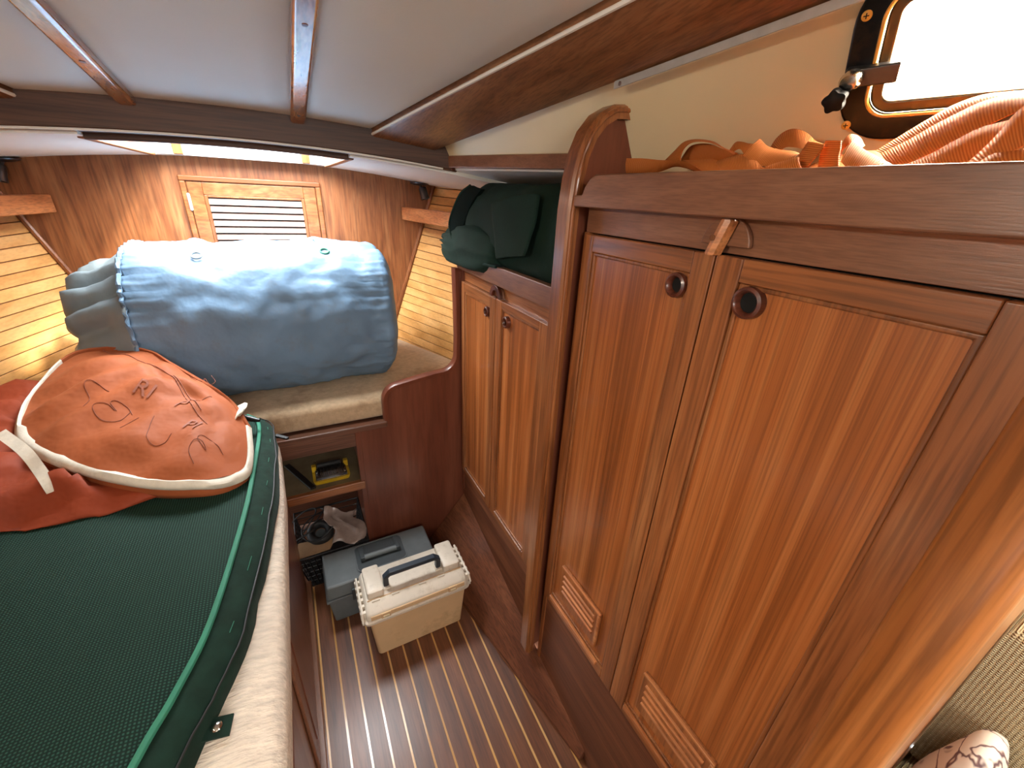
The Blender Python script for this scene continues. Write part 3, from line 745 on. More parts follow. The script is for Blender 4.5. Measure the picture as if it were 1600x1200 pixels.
# ---- front of the forward berth with its open shelves
bf = thing('berth_front', 'dark red wooden front of the forward berth with two open shelves', 'berth', (.2, 1.41, 0))
def arc(cx, cz, r, a0, a1, n=6): return [(cx + r * math.cos(math.radians(lerp(a0, a1, k / n))), cz + r * math.sin(math.radians(lerp(a0, a1, k / n)))) for k in range(n + 1)]
top = [(.232, .700)] + [(.232, .790)] + arc(.290, .792, .058, 180, 92, 6) + [(.36, .862), (.43, .872)] + arc(.452, .938, .065, -80, 0, 6) + [(.519, 1.02), (.517, 1.15), (.514, 1.262)]
poly = [(x, YP, z) for x, z in top] + [(.560, YP, 1.262), (.560, YP, 0), (.134, YP, 0), (.134, YP, .695)]
obj('front_panel', MB().prism(poly, (0, .02, 0)), 'red_z', bf)
mb = MB(); rings = []
for i, (x, z) in enumerate(top):
    a = top[max(i - 1, 0)]; b = top[min(i + 1, len(top) - 1)]
    t = V((b[0] - a[0], 0, b[1] - a[1])).normalized(); nn = V((-t.z, 0, t.x)); c = V((x, 0, z))
    rings.append([c - nn * .012 + V((0, YP - .004, 0)), c + nn * .002 + V((0, YP - .006, 0)), c + nn * .006 + V((0, YP, 0)), c + nn * .006 + V((0, YP + .022, 0)), c - nn * .010 + V((0, YP + .022, 0))])
mb.loft(rings); obj('edge_trim', mb, 'red_z', bf, smooth=True, angle=50)
obj('top_trim', box(-.34, .236, YP - .012, YP + .02, .688, .712), 'red_x', bf, bevel=.004)
obj('apron', box(-.30, .134, YP, YP + .02, .626, .690), 'red_x', bf, bevel=.002)
obj('shelf_frame', box(.118, .138, YP - .003, YP + .02, 0, .69), 'red_z', bf, bevel=.002)
sh = obj('shelf', box(-.30, .30, YP + .004, 1.80, .440, .462), 'shelf_liner', bf)
obj('shelf_lip', box(-.30, .133, YP - .008, YP + .014, .430, .466), 'teak_x', bf, bevel=.004)
obj('shelf_back', box(-.30, .30, 1.80, 1.82, 0, .69), 'red_x', bf)
obj('shelf_side', box(.13, .15, YP + .02, 1.80, 0, .69), 'red_z', bf)
obj('berth_top', MB().hexa([(-.56, YP + .02, .690), (.53, YP + .02, .690), (.40, YB - .002, .690), (-.58, YB - .002, .690), (-.56, YP + .02, .706), (.53, YP + .02, .706), (.40, YB - .002, .706), (-.58, YB - .002, .706)]), 'red_x', bf)

# ---- port berth base
pb = thing('port_berth_base', 'dark glossy wooden side of the port berth below the white mattress', 'berth', (-.4, .7, 0))
obj('side_panel', box(-.16, -.138, 0.0, 1.398, 0, .70), 'red_y', pb)
obj('berth_board', MB().prism([(-.135, 0, .685), (-.135, 1.398, .685), (-.83, 1.398, .685), (-1.3, 0, .685)], (0, 0, .018)), 'red_y', pb)
for (a, b) in ((.12, .64), (.70, 1.26)):
    d = obj('locker_front', box(-.138, -.130, a, b, .10, .62), 'red_y', pb, bevel=.003)
    obj('inset', box(-.1302, -.1275, a + .05, b - .05, .15, .57), 'red_z', d, bevel=.001)
obj('kick_strip', box(-.138, -.118, 0, 1.395, .0, .05), 'red_y', pb, bevel=.004)

# ================================================================== SOFT THINGS
# ---- mattresses
def cushion(name, outline, z0, z1, r, mat, sub=8, bulge=.006, crease=0):
    """padded slab from an outline (counter clockwise x, y)"""
    rings = []
    n = len(outline); cx = sum(p[0] for p in outline) / n; cy = sum(p[1] for p in outline) / n
    def inset(d):
        out = []
        for i in range(n):
            a, b, c = V(outline[i - 1]).to_2d(), V(outline[i]).to_2d(), V(outline[(i + 1) % n]).to_2d()
            e1 = (b - a).normalized(); e2 = (c - b).normalized(); n1 = V((-e1.y, e1.x)); n2 = V((-e2.y, e2.x))
            m = (n1 + n2); m = m.normalized() / max(.5, m.normalized().dot(n1)); out.append(b + m * d)
        return out
    K = 5
    prof_ = [(r * (1 - math.cos(a)) * 0 + r * (1 - math.sin(a)), z0 + r * (1 - math.cos(a))) for a in [PI / 2 * k / K for k in range(K + 1)]]
    prof_ += [(r * (1 - math.cos(a)), z1 - r * (1 - math.sin(a))) for a in [PI / 2 * k / K for k in range(K + 1)]]
    prof_ += [(r + q, z1 + bulge * q / .022) for q in (.008, .022)]
    for d, z in prof_: rings.append([(p.x, p.y, z) for p in inset(d)])
    return MB().loft(rings)
def densify(P, step=.05):
    out = []
    for i in range(len(P)):
        a, b = V(P[i]), V(P[(i + 1) % len(P)]); k = max(1, int((b - a).length / step))
        out += [tuple(a.lerp(b, j / k)) for j in range(k)]
    return out
fo = densify([(-.62, YP + .023), (.528, YP + .023), (.62, 1.68), (.52, 1.93), (.425, 2.158), (-.585, 2.158), (-.86, 1.50)], .06)
tag(obj('forward_mattress', cushion('m', fo, .713, .798, .022, 'tan_cloth'), 'tan_cloth', smooth=True, angle=80), 'tan fabric mattress on the forward berth under the blue grey bag', 'mattress')
po = densify([(-1.02, .02), (-.112, .02), (-.106, .5), (-.102, 1.0), (-.112, 1.25), (-.150, 1.345), (-.20, 1.375), (-.86, 1.385)], .05)
tag(obj('port_mattress', cushion('m', po, .704, .796, .026, 'boucle'), 'boucle', smooth=True, angle=80), 'off white nubbly mattress on the port berth under the green cover', 'mattress')

# ---- green cover lying on the port mattress
gc = thing('green_cover', 'flat dark green zipped cover lying on the white mattress', 'cover', (-.5, .7, .805))
edge = [(-.330, .20), (-.262, .423), (-.232, .50), (-.2, .612), (-.168, .859), (-.157, 1.028), (-.150, 1.20), (-.158, 1.29), (-.185, 1.335)]
e2 = catmull(edge, 5)
rows = []; rowsb = []
for p in e2:
    y = p[1]; r1 = []; r2 = []
    for i in range(19):
        x = lerp(p[0], -.86, i / 18); xx = lerp(-.86, p[0], 0) if False else x
        yy = y if y < 1.2 else lerp(y, 1.335 - (1.335 - y) * .6, min(1, i / 4))
        z = .858 + .006 * fbm((x * 5, yy * 5, 1.3)) - .010 * math.exp(-i * 1.2)
        r1.append((x, yy, z)); r2.append((x, yy, .806))
    rows.append(r1); rowsb.append(r2)
obj('top_cloth', MB().slab(rows, rowsb), 'green_cloth', gc, smooth=True, angle=60)
sk = []
for k in range(6):
    t = k / 5; r = []
    for i, p in enumerate(e2):
        q = V((p[0], p[1], 0)); b = V((lerp(p[0], p[0] + (.055 if p[1] < 1.1 else .03), 1), p[1], 0))
        a = t * PI / 2
        off = (.052 if p[1] < 1.0 else lerp(.052, .034, min(1, (p[1] - 1.0) / .3))) * math.sin(a) + .004 * fbm((p[1] * 14, t * 3, .5)); z = .850 - .046 * (1 - math.cos(a))
        r.append((p[0] + off, p[1] + (.02 * t if p[1] > 1.25 else 0), z + .003 * fbm((p[1] * 22, t * 4, 3))))
    sk.append(r)
skb = [[(x - .010, y, z - .002) for x, y, z in r] for r in sk]
obj('side_band', MB().slab(sk, skb), 'green_velvet', gc, smooth=True, angle=60)
obj('piping', MB().tube([(p[0] + .001, p[1], .8545) for p in e2], .0052, 8), 'green_piping', gc, smooth=True)
zp = [V(sk[3][i]) + V((.003, 0, .002)) for i in range(2, len(sk[3]))]
obj('zip', MB().tube(zp, .0018, 6), 'black_rubber', gc, smooth=True)
st = MB()
for i in range(14, len(sk[2]) - 1, 3):
    a, b = V(sk[2][i]), V(sk[2][i + 1]); st.tube([a + V((.001, 0, .001)), a.lerp(b, .6) + V((.001, 0, .001))], .0006, 5)
obj('stitching', st, 'green_piping', gc)['kind'] = 'stuff'
p = V(sk[4][-9])
mb = MB().hexa([p + V(q) for q in ((0, -.006, -.002), (.030, -.022, -.010), (.036, -.014, -.010), (.004, .006, -.002), (0, -.006, .004), (.030, -.022, -.004), (.036, -.014, -.004), (.004, .006, .004))])
obj('zip_pull', mb, 'black_plastic', gc, bevel=.001)
# strap with press stud
sx = (-0.213,0.464,0.808); 
mb = MB(); a, b = V((-0.216,0.462,0.812)), V((-0.171,0.456,0.806)); d = (b - a).normalized(); q = V((-d.y, d.x, 0)) * .014
mb.hexa([a - q, b - q, b + q, a + q, a - q + V((0, 0, .003)), b - q + V((0, 0, .003)), b + q + V((0, 0, .003)), a + q + V((0, 0, .003))])
t_ = obj('snap_strap', mb, 'green_velvet', gc)
obj('press_stud', MB().lathe(a.lerp(b, .62) + V((0, 0, .002)), (0, 0, 1), [(.0075, 0), (.0072, .003), (.0045, .0055), (.0005, .006)], 18), 'steel', t_, smooth=True)

# ---- big blue grey sail bag
bb = thing('blue_sail_bag', 'large stuffed blue grey cloth bag lying across the forward mattress', 'bag', (-.1, 1.73, .804))
yc, zc = 1.735, 1.062
def sect(x, ry, rz, dx=0.0, amp=.010, n=140, pleat=0.0, npl=13, seed=0.0, flat=.806, yo=0, zo=0, bow=0):
    r = []
    for k in range(n):
        q = 2 * PI * k / n; cy, cz = math.cos(q), math.sin(q)
        ee = .86
        yy = math.copysign(abs(cy) ** ee, cy) * ry; zz = math.copysign(abs(cz) ** ee, cz) * rz
        nz = amp * fbm((x * 7 + seed, cy * 1.6, cz * 1.6)) + amp * .6 * fbm((x * 14, cy * 4 + seed, cz * 4)) - amp * .45 * abs(fbm((x * 11 + 3, cy * 3.2, cz * 3.2 + seed), 2))
        pl = pleat * (abs(math.sin(q * npl / 2 + 1.3 * fbm((cy * 2, cz * 2, 5.5)))) - .5)
        s = 1 + (nz + pl) / max(ry, .05)
        z = zc + zo + zz * s
        xo = dx + bow * (1 - cy * cy) * 0
        r.append((x + xo, yc + yo + yy * s, max(flat, z)))
    return r
rings = []
for i in range(56):
    t = i / 55; x = lerp(-.430, .285, t)
    fill = 1 - .05 * (2 * t - 1) ** 4
    pl = .020 * math.exp(-t * 13) + .018 * math.exp(-(1 - t) * 10)
    sag = .012 * math.sin(t * PI)
    rings.append(sect(x, .262 * fill + .006 * math.sin(t * 5), .262 * fill, pleat=pl, npl=54, amp=.013, zo=-.003, seed=.3))
for t, s in ((.25, .985), (.5, .93), (.75, .80), (.92, .55), (1.0, .25)):
    rings.append(sect(.285 + .060 * t, .25 * s, .25 * s, amp=.014, pleat=.008 * (1 - t), npl=54, seed=.3, flat=.815))
rings.insert(0, sect(-.428, .18, .18, amp=.004)); 
obj('bag_body', MB().loft(rings), 'blue', bb, smooth='all')
rings = []
for i in range(14):
    t = i / 13; x = lerp(-.425, -.60, t)
    s = lerp(.246, .185, t ** .8) if t < .85 else lerp(.190, .12, (t - .85) / .15)
    rings.append(sect(x, s, s * (1.0 - .02 * t), pleat=.058 * t ** .6 + .006, npl=15, amp=.018, seed=2.1, zo=-.005 - .035 * t, flat=.82))
rings.append(sect(-.57, .06, .06, amp=.004, zo=-.045))
obj('gathered_sleeve', MB().loft(rings), 'blue_dark', bb, smooth='all')
def seam(x, r, mat, rad, name):
    obj(name, MB().tube(sect(x, r, r, amp=.013, pleat=.010, npl=54, zo=-.003, seed=.3), rad, 6, True), mat, bb, smooth=True)
seam(-.428, .256, 'blue', .006, 'mouth_hem')
def grommet(p, nrm, r=.0135):
    n = 20; nrm = V(nrm).normalized(); a = nrm.orthogonal().normalized(); b = nrm.cross(a)
    return [V(p) + (a * math.cos(2 * PI * k / n) + b * math.sin(2 * PI * k / n)) * r for k in range(n)]
g1 = V((0.115,1.600,1.302)); g2 = V((-0.246,1.600,1.276))
for g_, mt in ((g1, 'green_piping'), (g2, 'blue_dark')):
    th = math.atan2(g_.z - zc, g_.y - yc); nrm = V((0, math.cos(th), math.sin(th))); p = V((g_.x, yc + math.cos(th) * .272, zc + math.sin(th) * .272))
    obj('grommet', MB().tube(grommet(p, nrm), .0032, 8, True), mt, bb, smooth=True)
    if mt == 'green_piping':
        obj('cord', MB().tube(catmull([p + V((-.012, 0, .012)), p + V((-.02, .02, .03)), p + V((-.024, .06, .035)), p + V((-.026, .10, .028))], 5), .003, 6), 'binding', bb, smooth=True)

# ---- orange sail bag on the green cover
ob = thing('orange_sail_bag', 'orange nylon sail bag with white binding, handwritten marks on its end', 'bag', (-.5, 1.25, .86))
def dz(x, y): return .90 + .265 * (y - .95)
foot = catmull([(-.19, 1.12, 0), (-.235, 1.02, 0), (-.33, .992, 0), (-.43, .965, 0), (-.54, .962, 0), (-.68, 1.02, 0), (-.86, 1.10, 0), (-.90, 1.30, 0), (-.84, 1.46, 0), (-.62, 1.50, 0), (-.34, 1.42, 0), (-.20, 1.28, 0), (-.19, 1.12, 0)], 6)[:-1]
rim = catmull([(-0.158,1.141,0.951), (-0.155,1.044,0.925), (-0.168,0.982,0.908), (-0.226,0.944,0.898), (-0.318,0.965,0.904), (-0.415,1.018,0.918), (-0.506,1.087,0.936), (-0.579,1.162,0.956), (-0.604,1.221,0.972), (-0.613,1.302,0.993), (-0.605,1.378,1.013), (-0.586,1.467,1.037), (-0.550,1.510,1.048), (-0.474,1.507,1.048), (-0.402,1.479,1.040), (-0.341,1.406,1.021), (-0.265,1.309,0.995), (-0.196,1.228,0.974), (-0.158,1.141,0.951)], 5)[:-1]
rimw = [(lerp(-.40, p.x, 1.06), lerp(1.2, p.y, 1.08)) for p in rim]
def point_in(x, y):
    c = False
    for (x1, y1), (x2, y2) in zip(rimw, rimw[1:] + rimw[:1]):
        if (y1 > y) != (y2 > y) and x < (x2 - x1) * (y - y1) / (y2 - y1) + x1: c = not c
    return c
cx, cy = -.53, 1.22; rings = []
for k in range(15):
    t = k / 14; r = []
    for i, p in enumerate(foot):
        q = 2 * PI * i / len(foot)
        s = (1 - t) ** .55 if t < 1 else 0
        s = math.cos(t * PI / 2) ** .62
        hump = .985 + .02 * math.sin(q)
        zt = min(dz(0, lerp(cy, p.y, s)) - .012, 1.07)
        if p.x < -.62: zt = lerp(zt, .985 + .25 * (lerp(cy, p.y, s) - 1.2), min(1, (-.62 - p.x) / .2) * s)
        z = .862 + (zt - .862) * math.sin(t * PI / 2) ** .8
        x = lerp(cx, p.x, s); y = lerp(cy, p.y, s)
        wv = fbm((x * 9, y * 7, z * 12 + 4.2), 3)
        x += .022 * wv * s; y += .018 * wv * s; z += .040 * fbm((x * 6, y * 15, z * 16), 3) * math.sin(t * PI) 
        if point_in(x, y): z = min(z, dz(0, y) - .032)
        r.append((x, y, max(.861, z)))
    rings.append(r)
obj('bag_body', MB().loft(rings), 'orange_dark', ob, smooth='all')
def v0(x, y):
    return (x + .235) * .75 + (y - 1.12) * .35 + .02 * math.sin(y * 20)
def disc_h(x, y, s):
    """bulge and soft folds of the bag end above its rim plane; s = 0 centre .. 1 rim"""
    f = .042 * (1 - s ** 2.2)
    f += .020 * fbm((x * 7 + 1.0, y * 9, .3), 2) * (1 - s ** 6) - .014 * max(0, 1 - abs(v0(x, y)) / .02) * (1 - s ** 4)
    ang = .55; u = x * math.cos(ang) + y * math.sin(ang); v = -x * math.sin(ang) + y * math.cos(ang)
    f += .013 * math.sin(v * 52 + 3.5 * fbm((u * 3, v * 3, 2), 2)) * (1 - s ** 4) * (.4 + .6 * s)
    return f
rx = sum(p.x for p in rim) / len(rim); ry_ = sum(p.y for p in rim) / len(rim)
droop = lambda x, y: -.05 * max(0, (x + .26) / .12) ** 1.5 if x > -.26 else 0
def on_disc(x, y, lift=0.0):
    q = math.atan2(y - ry_, x - rx); best = None
    d = math.hypot(x - rx, y - ry_); R = 1e9
    for p in rim:
        a = math.atan2(p.y - ry_, p.x - rx); da = abs((a - q + PI) % (2 * PI) - PI)
        if best is None or da < best: best = da; R = math.hypot(p.x - rx, p.y - ry_)
    s = min(1, d / R); return V((x, y, dz(x, y) + disc_h(x, y, s) + droop(x, y) + lift))
rows = []
for k in range(24):
    s = k / 23 * .965
    rows.append([V((lerp(rx, p.x, s), lerp(ry_, p.y, s), dz(0, lerp(ry_, p.y, s)) + disc_h(lerp(rx, p.x, s), lerp(ry_, p.y, s), s) + droop(lerp(rx, p.x, s), 0))) for p in rim])
mb = MB(); n = len(rim)
mb.loft(rows[1:][::-1] , False); c_ = on_disc(rx, ry_)
mb.add([c_] + rows[1], [(0, 1 + i, 1 + (i + 1) % n) for i in range(n)])
# skirt folding back under the end
low = [[V((lerp(rx, p.x, s), lerp(ry_, p.y, s), dz(0, p.y) + droop(p.x, p.y) - h)) for p in rim] for s, h in ((.965, .0), (.985, .03), (.93, .05), (.8, .055))]
mb.loft(low, False)
obj('bag_end', mb, 'orange', ob, smooth='all')
# white binding along the rim
rb = []
for a in [2 * PI * k / 10 for k in range(10)]:
    pass
rings = []
for i in range(n + 1):
    p = rim[i % n]; o_ = V((p.x - rx, p.y - ry_, 0)).normalized(); base = V((p.x, p.y, dz(p.x, p.y) + droop(p.x, p.y)))
    ww = .017 if p.y < 1.22 else .008
    wob = .002 * fbm((p.x * 30, p.y * 30, 0))
    rings.append([base - o_ * ww + V((0, 0, .006 + wob)), base - o_ * (ww * .3) + V((0, 0, .008 + wob)), base + o_ * .004 + V((0, 0, -.001)), base + o_ * .001 + V((0, 0, -.014)), base - o_ * .006 + V((0, 0, -.016)), base - o_ * ww + V((0, 0, -.004))])
NB = 55
obj('white_binding', MB().loft(rings[:NB + 1], True), 'binding', ob, smooth=True, angle=60)
obj('rolled_edge', MB().loft(rings[NB:], True), 'orange', ob, smooth=True, angle=60)
def strap(pts, wdir, wid, name, mat, par, th=.002):
    P = catmull(pts, 6); obj(name, MB().ribbon(P, [wdir] * len(P), wid, th), mat, par)
strap([(-0.591,1.141,1.000), (-0.535,1.068,0.985), (-0.518,1.048,0.945), (-0.501,1.021,0.905)], (.55, .65, .3), .020, 'webbing_strap', 'binding', ob)
# drawstring and cord lock at the mouth
cl = V((-0.185,1.245,0.895))
obj('cord_lock', MB().tube([cl, cl + V((.022, -.012, -.004)), cl + V((.042, -.022, -.008))], [.009, .008, .005], 10), 'black_plastic', ob, smooth=True)
for dy, dzz in ((.0, .004), (.006, -.002), (-.008, -.004)):
    obj('drawstring', MB().tube(catmull([cl + V((.004, dy, dzz)), cl + V((-.012, dy + .012, dzz + .010)), cl + V((-.034, dy + .004, dzz + .010)), cl + V((-.05, dy - .006, dzz))], 5), .0022, 6), 'binding', ob, smooth=True)
obj('mouth_fold', MB().loft([[V((-0.190,1.217,0.925)) + V(((.024 + .004 * math.sin(6 * q)) * math.cos(q) * s, .050 * s * math.sin(q), .020 * s * math.cos(q + .8) + .004 * math.sin(5 * q))) + V((0, .03 * h, .0)) for q in [2 * PI * k / 20 for k in range(20)]] for s, h in ((.2, -1.2), (.7, -1), (1, -.4), (1, .3), (.7, .9), (.2, 1.1))]), 'binding', ob, smooth='all')
# seam line and the pen marks
def marks(name, strokes, mat, r):
    for stp in strokes:
        P = catmull(stp, 6)
        obj(name, MB().tube([on_disc(p.x, p.y, .0012) for p in P], r, 5), mat, ob)
marks('pen_mark', [
    [(-0.394,1.190,0.964), (-0.412,1.164,0.957), (-0.446,1.176,0.960), (-0.463,1.207,0.968), (-0.457,1.219,0.971), (-0.437,1.213,0.970), (-0.423,1.196,0.965)],
    [(-0.420,1.195,0.965), (-0.432,1.216,0.971), (-0.421,1.220,0.972), (-0.401,1.203,0.967), (-0.390,1.180,0.961)],
    [(-0.483,1.221,0.972), (-0.477,1.247,0.979), (-0.488,1.278,0.987), (-0.482,1.291,0.990), (-0.462,1.281,0.988), (-0.443,1.262,0.983)],
    [(-0.341,1.146,0.952), (-0.346,1.113,0.943), (-0.347,1.080,0.935), (-0.334,1.061,0.929), (-0.315,1.065,0.930), (-0.305,1.088,0.937)],
    [(-0.400,1.123,0.946), (-0.386,1.146,0.952), (-0.374,1.160,0.956)],
    [(-0.256,0.985,0.909), (-0.266,1.020,0.919), (-0.258,1.045,0.925), (-0.243,1.045,0.925), (-0.236,1.023,0.919), (-0.251,1.051,0.927), (-0.242,1.065,0.931), (-0.218,1.046,0.925), (-0.207,1.022,0.919)],
    [(-0.279,1.198,0.966), (-0.255,1.217,0.971), (-0.236,1.223,0.972)],
    [(-0.291,1.323,0.999), (-0.277,1.295,0.991), (-0.260,1.296,0.992), (-0.258,1.316,0.997), (-0.245,1.290,0.990), (-0.234,1.304,0.994), (-0.244,1.330,1.001)]], 'ink', .0007)
marks('seam', [[(-0.508,1.505,1.047), (-0.442,1.435,1.028), (-0.377,1.364,1.010), (-0.330,1.316,0.997), (-0.292,1.227,0.973), (-0.262,1.153,0.954), (-0.240,1.117,0.944)], [(-0.320,1.305,0.994), (-0.284,1.230,0.974), (-0.252,1.157,0.955)]], 'stamp', .0011)
def stamp_text(txt, at, size, rot):
    fc = bpy.data.curves.new('t', 'FONT'); fc.body = txt; fc.size = size; fc.extrude = .0
    to = bpy.data.objects.new('t', fc); C.objects.link(to)
    dg = bpy.context.evaluated_depsgraph_get(); me = to.evaluated_get(dg).to_mesh(); mb = MB(); c, s = math.cos(rot), math.sin(rot)
    vs = [on_disc(at[0] + v.co.x * c - v.co.y * s, at[1] + v.co.x * s + v.co.y * c, .0032) for v in me.vertices]
    mb.add(vs, [tuple(p.vertices) for p in me.polygons]); bpy.data.objects.remove(to); bpy.data.curves.remove(fc)
    return obj('stamped_letters', mb, 'stamp', ob)
a_ = (-0.397,1.240,0.977); stamp_text('RI', a_, .052, -.55)
a_ = (-0.289,1.105,0.941); stamp_text('PI', a_, .046, -.55)
a_ = (-0.309,1.178,0.960); stamp_text('P', a_, .046, -.55)

# ---- dark green bag in the niche over the small locker
gb = thing('green_sail_bag', 'dark green canvas bag stuffed into the niche above the small locker', 'bag', (.64, 1.15, 1.29))
rings = []
NS = 26
for i in range(NS):
    t = i / (NS - 1); y = lerp(.79, 1.46, t)
    e = 1 if t < .72 else math.cos((t - .72) / .28 * PI / 2) ** .45
    x0 = .548 - .020 * math.sin(t * PI) - .045 * max(0, t - .62) / .38; x1 = .80 + .02 * t
    z0 = 1.285 - (.025 * max(0, (t - .8) / .2)) ; z1 = 1.535 + .004 * math.sin(t * 9) - (.03 * max(0, .18 - t) / .18)
    cxx, czz = (x0 + x1) / 2, (z0 + z1) / 2; r = []
    for k in range(40):
        q = 2 * PI * k / 40; c1, s1 = math.cos(q), math.sin(q)
        xx = math.copysign(abs(c1) ** .62, c1) * (x1 - x0) / 2; zz = math.copysign(abs(s1) ** .55, s1) * (z1 - z0) / 2
        nz = fbm((y * 7, c1 * 1.8, s1 * 1.8 + 3), 3)
        pl = (.016 * math.sin(11 * q) * max(0, (t - .80) / .2))
        sc_ = 1 + .07 * nz
        r.append((cxx + xx * sc_ * (.35 + .65 * e) + pl - (.03 * (1 - e)), y + .015 * nz, max(1.2815 if y < 1.4 else 1.25, min(1.553 - .06 * max(0, cxx + xx - .56), czz + zz * sc_ * (.45 + .55 * e) + pl - .03 * (1 - e)))))
    rings.append(r)
obj('bag_body', MB().loft(rings), 'green_canvas', gb, smooth='all')
# turned-out mouth: hem ring, near-black band painted for the hollow's shade, and the loose flap
hem = catmull([(0.530,1.299,1.525), (0.510,1.340,1.496), (0.497,1.390,1.427), (0.492,1.384,1.388), (0.492,1.331,1.343), (0.500,1.260,1.318), (0.508,1.176,1.313), (0.514,1.068,1.318)], 6)
inner_c = catmull([(0.530,1.216,1.515), (0.520,1.259,1.480), (0.515,1.309,1.423), (0.514,1.330,1.377), (0.514,1.296,1.341), (0.516,1.236,1.325), (0.518,1.143,1.321), (0.520,1.040,1.323)], 6)
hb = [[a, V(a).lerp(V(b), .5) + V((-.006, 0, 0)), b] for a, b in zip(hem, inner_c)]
hk = [[V(p) + V((.012, 0, 0)) for p in r] for r in hb]
obj('mouth_shade', MB().slab(hb, hk), 'green_shaded', gb, smooth=True)
obj('hem', MB().tube(hem, .004, 8), 'green_canvas', gb, smooth=True)
fl1 = [(0.508,1.120,1.479), (0.506,1.105,1.436), (0.506,1.086,1.397), (0.508,1.084,1.363), (0.512,1.082,1.336)]
fl2 = [(0.520,1.001,1.506), (0.508,0.972,1.445), (0.506,0.971,1.408), (0.507,0.981,1.376), (0.512,1.000,1.355)]
fl3 = [(0.535,0.888,1.513), (0.525,0.882,1.451), (0.520,0.893,1.415), (0.516,0.901,1.385), (0.514,0.911,1.367)]
fl0 = [V(p) + V((.016, .004, 0)) for p in fl1]
g_ = [catmull(q, 5) for q in (fl0, fl1, fl2, fl3)]
g_b = [[p + V((.006, 0, 0)) for p in r] for r in g_]
obj('loose_flap', MB().slab(g_, g_b), 'green_canvas', gb, smooth=True, angle=70, subsurf=1)
rings = []
for k in range(14):
    t = k / 13; y = lerp(1.10, 1.515, t); sc_ = max(.12, math.sin(PI * (t * .90 + .07)) ** .5); r = []
    for j in range(44):
        q = 2 * PI * j / 44; pl = .010 * math.sin(13 * q + 2 * t) * max(0, (t - .55) / .45)
        nz = 1 + .16 * fbm((y * 9, math.cos(q) * 2, math.sin(q) * 2 + 8))
        r.append((.545 - .022 * t + math.cos(q) * (.052 * sc_ * nz + pl), y + .005 * math.sin(9 * q) * max(0, t - .7), max(1.268 if y > 1.39 else 1.285, 1.338 - .004 * t + math.sin(q) * (.078 * sc_ * nz + pl))))
    rings.append(r)
obj('gathered_neck', MB().loft(rings), 'green_canvas', gb, smooth='all')

# ---- orange webbing on the locker top
wb = thing('orange_webbing', 'long orange webbing strap heaped in loops on the locker top under the portlight', 'webbing', (.62, .4, 1.501))
def web(pts, wds, wid=.042):
    P = catmull(pts, 7); W = catmull(wds, 7) if len(wds) == len(pts) else [V(wds[0])] * len(P)
    obj('strap_loop', MB().ribbon(P, W, wid, .0022), 'webbing', wb)
def band(ea, eb, th=.0024, n=26):
    """strap given by its two edges"""
    def even(P):
        P = catmull(P, 10); L = [0]
        for a, b in zip(P, P[1:]): L.append(L[-1] + (b - a).length)
        out = []; k = 0
        for i in range(n):
            d = L[-1] * i / (n - 1)
            while k < len(L) - 2 and L[k + 1] < d: k += 1
            out.append(P[k].lerp(P[k + 1], min(1, (d - L[k]) / max(1e-9, L[k + 1] - L[k]))))
        return out, L[-1]
    A, la = even(ea); B, lb = even(eb); mb = MB(); rows = []; back = []
    for a, b in zip(A, B):
        r = [a.lerp(b, q) + V((-.0025 * math.sin(PI * q), 0, 0)) for q in (0, .33, .67, 1)]
        rows.append(r); back.append([p + V((th, 0, 0)) for p in r])
    mb.slab(rows, back); m = n * 4
    for i in range(n):
        for q in range(4):
            mb.uv[i * 4 + q] = mb.uv[m + i * 4 + q] = ((la + lb) / 2 * i / (n - 1), .014 * q)
    obj('strap_loop', mb, 'webbing', wb, smooth=True, angle=60)
band([(0.550,0.632,1.570), (0.550,0.591,1.568), (0.550,0.552,1.564), (0.550,0.517,1.562), (0.550,0.492,1.557), (0.550,0.469,1.547)],
     [(0.565,0.643,1.545), (0.565,0.600,1.544), (0.565,0.563,1.549), (0.565,0.535,1.555), (0.565,0.506,1.551), (0.565,0.484,1.544)])
band([(0.600,0.595,1.566), (0.600,0.574,1.582), (0.600,0.557,1.594), (0.600,0.533,1.596), (0.600,0.502,1.591), (0.600,0.480,1.581), (0.600,0.456,1.573)],
     [(0.580,0.535,1.556), (0.580,0.540,1.568), (0.580,0.538,1.580), (0.580,0.527,1.588), (0.580,0.509,1.589), (0.580,0.482,1.584), (0.580,0.444,1.569)])
band([(0.605,0.560,1.572), (0.605,0.545,1.588), (0.605,0.514,1.589), (0.605,0.481,1.579), (0.605,0.458,1.573)],
     [(0.610,0.561,1.565), (0.610,0.532,1.566), (0.610,0.495,1.563), (0.610,0.466,1.566), (0.610,0.452,1.568)])
band([(0.575,0.530,1.565), (0.575,0.503,1.564), (0.575,0.470,1.563), (0.575,0.448,1.549)],
     [(0.555,0.484,1.554), (0.555,0.470,1.543), (0.555,0.450,1.542), (0.555,0.431,1.542)])
band([(0.575,0.469,1.560), (0.575,0.449,1.565), (0.575,0.424,1.568), (0.575,0.406,1.564), (0.575,0.398,1.556)],
     [(0.550,0.429,1.544), (0.550,0.411,1.541), (0.550,0.390,1.542), (0.550,0.375,1.543), (0.550,0.372,1.546)])
band([(0.630,0.491,1.582), (0.630,0.484,1.591), (0.630,0.474,1.591), (0.630,0.462,1.588), (0.630,0.445,1.586)],
     [(0.620,0.479,1.576), (0.620,0.471,1.580), (0.620,0.464,1.579), (0.620,0.456,1.572), (0.620,0.445,1.570)])
band([(0.585,0.414,1.586), (0.585,0.401,1.577), (0.585,0.384,1.572), (0.585,0.365,1.569), (0.585,0.356,1.566)],
     [(0.565,0.418,1.565), (0.565,0.402,1.557), (0.565,0.388,1.551), (0.565,0.366,1.553), (0.565,0.348,1.556)])
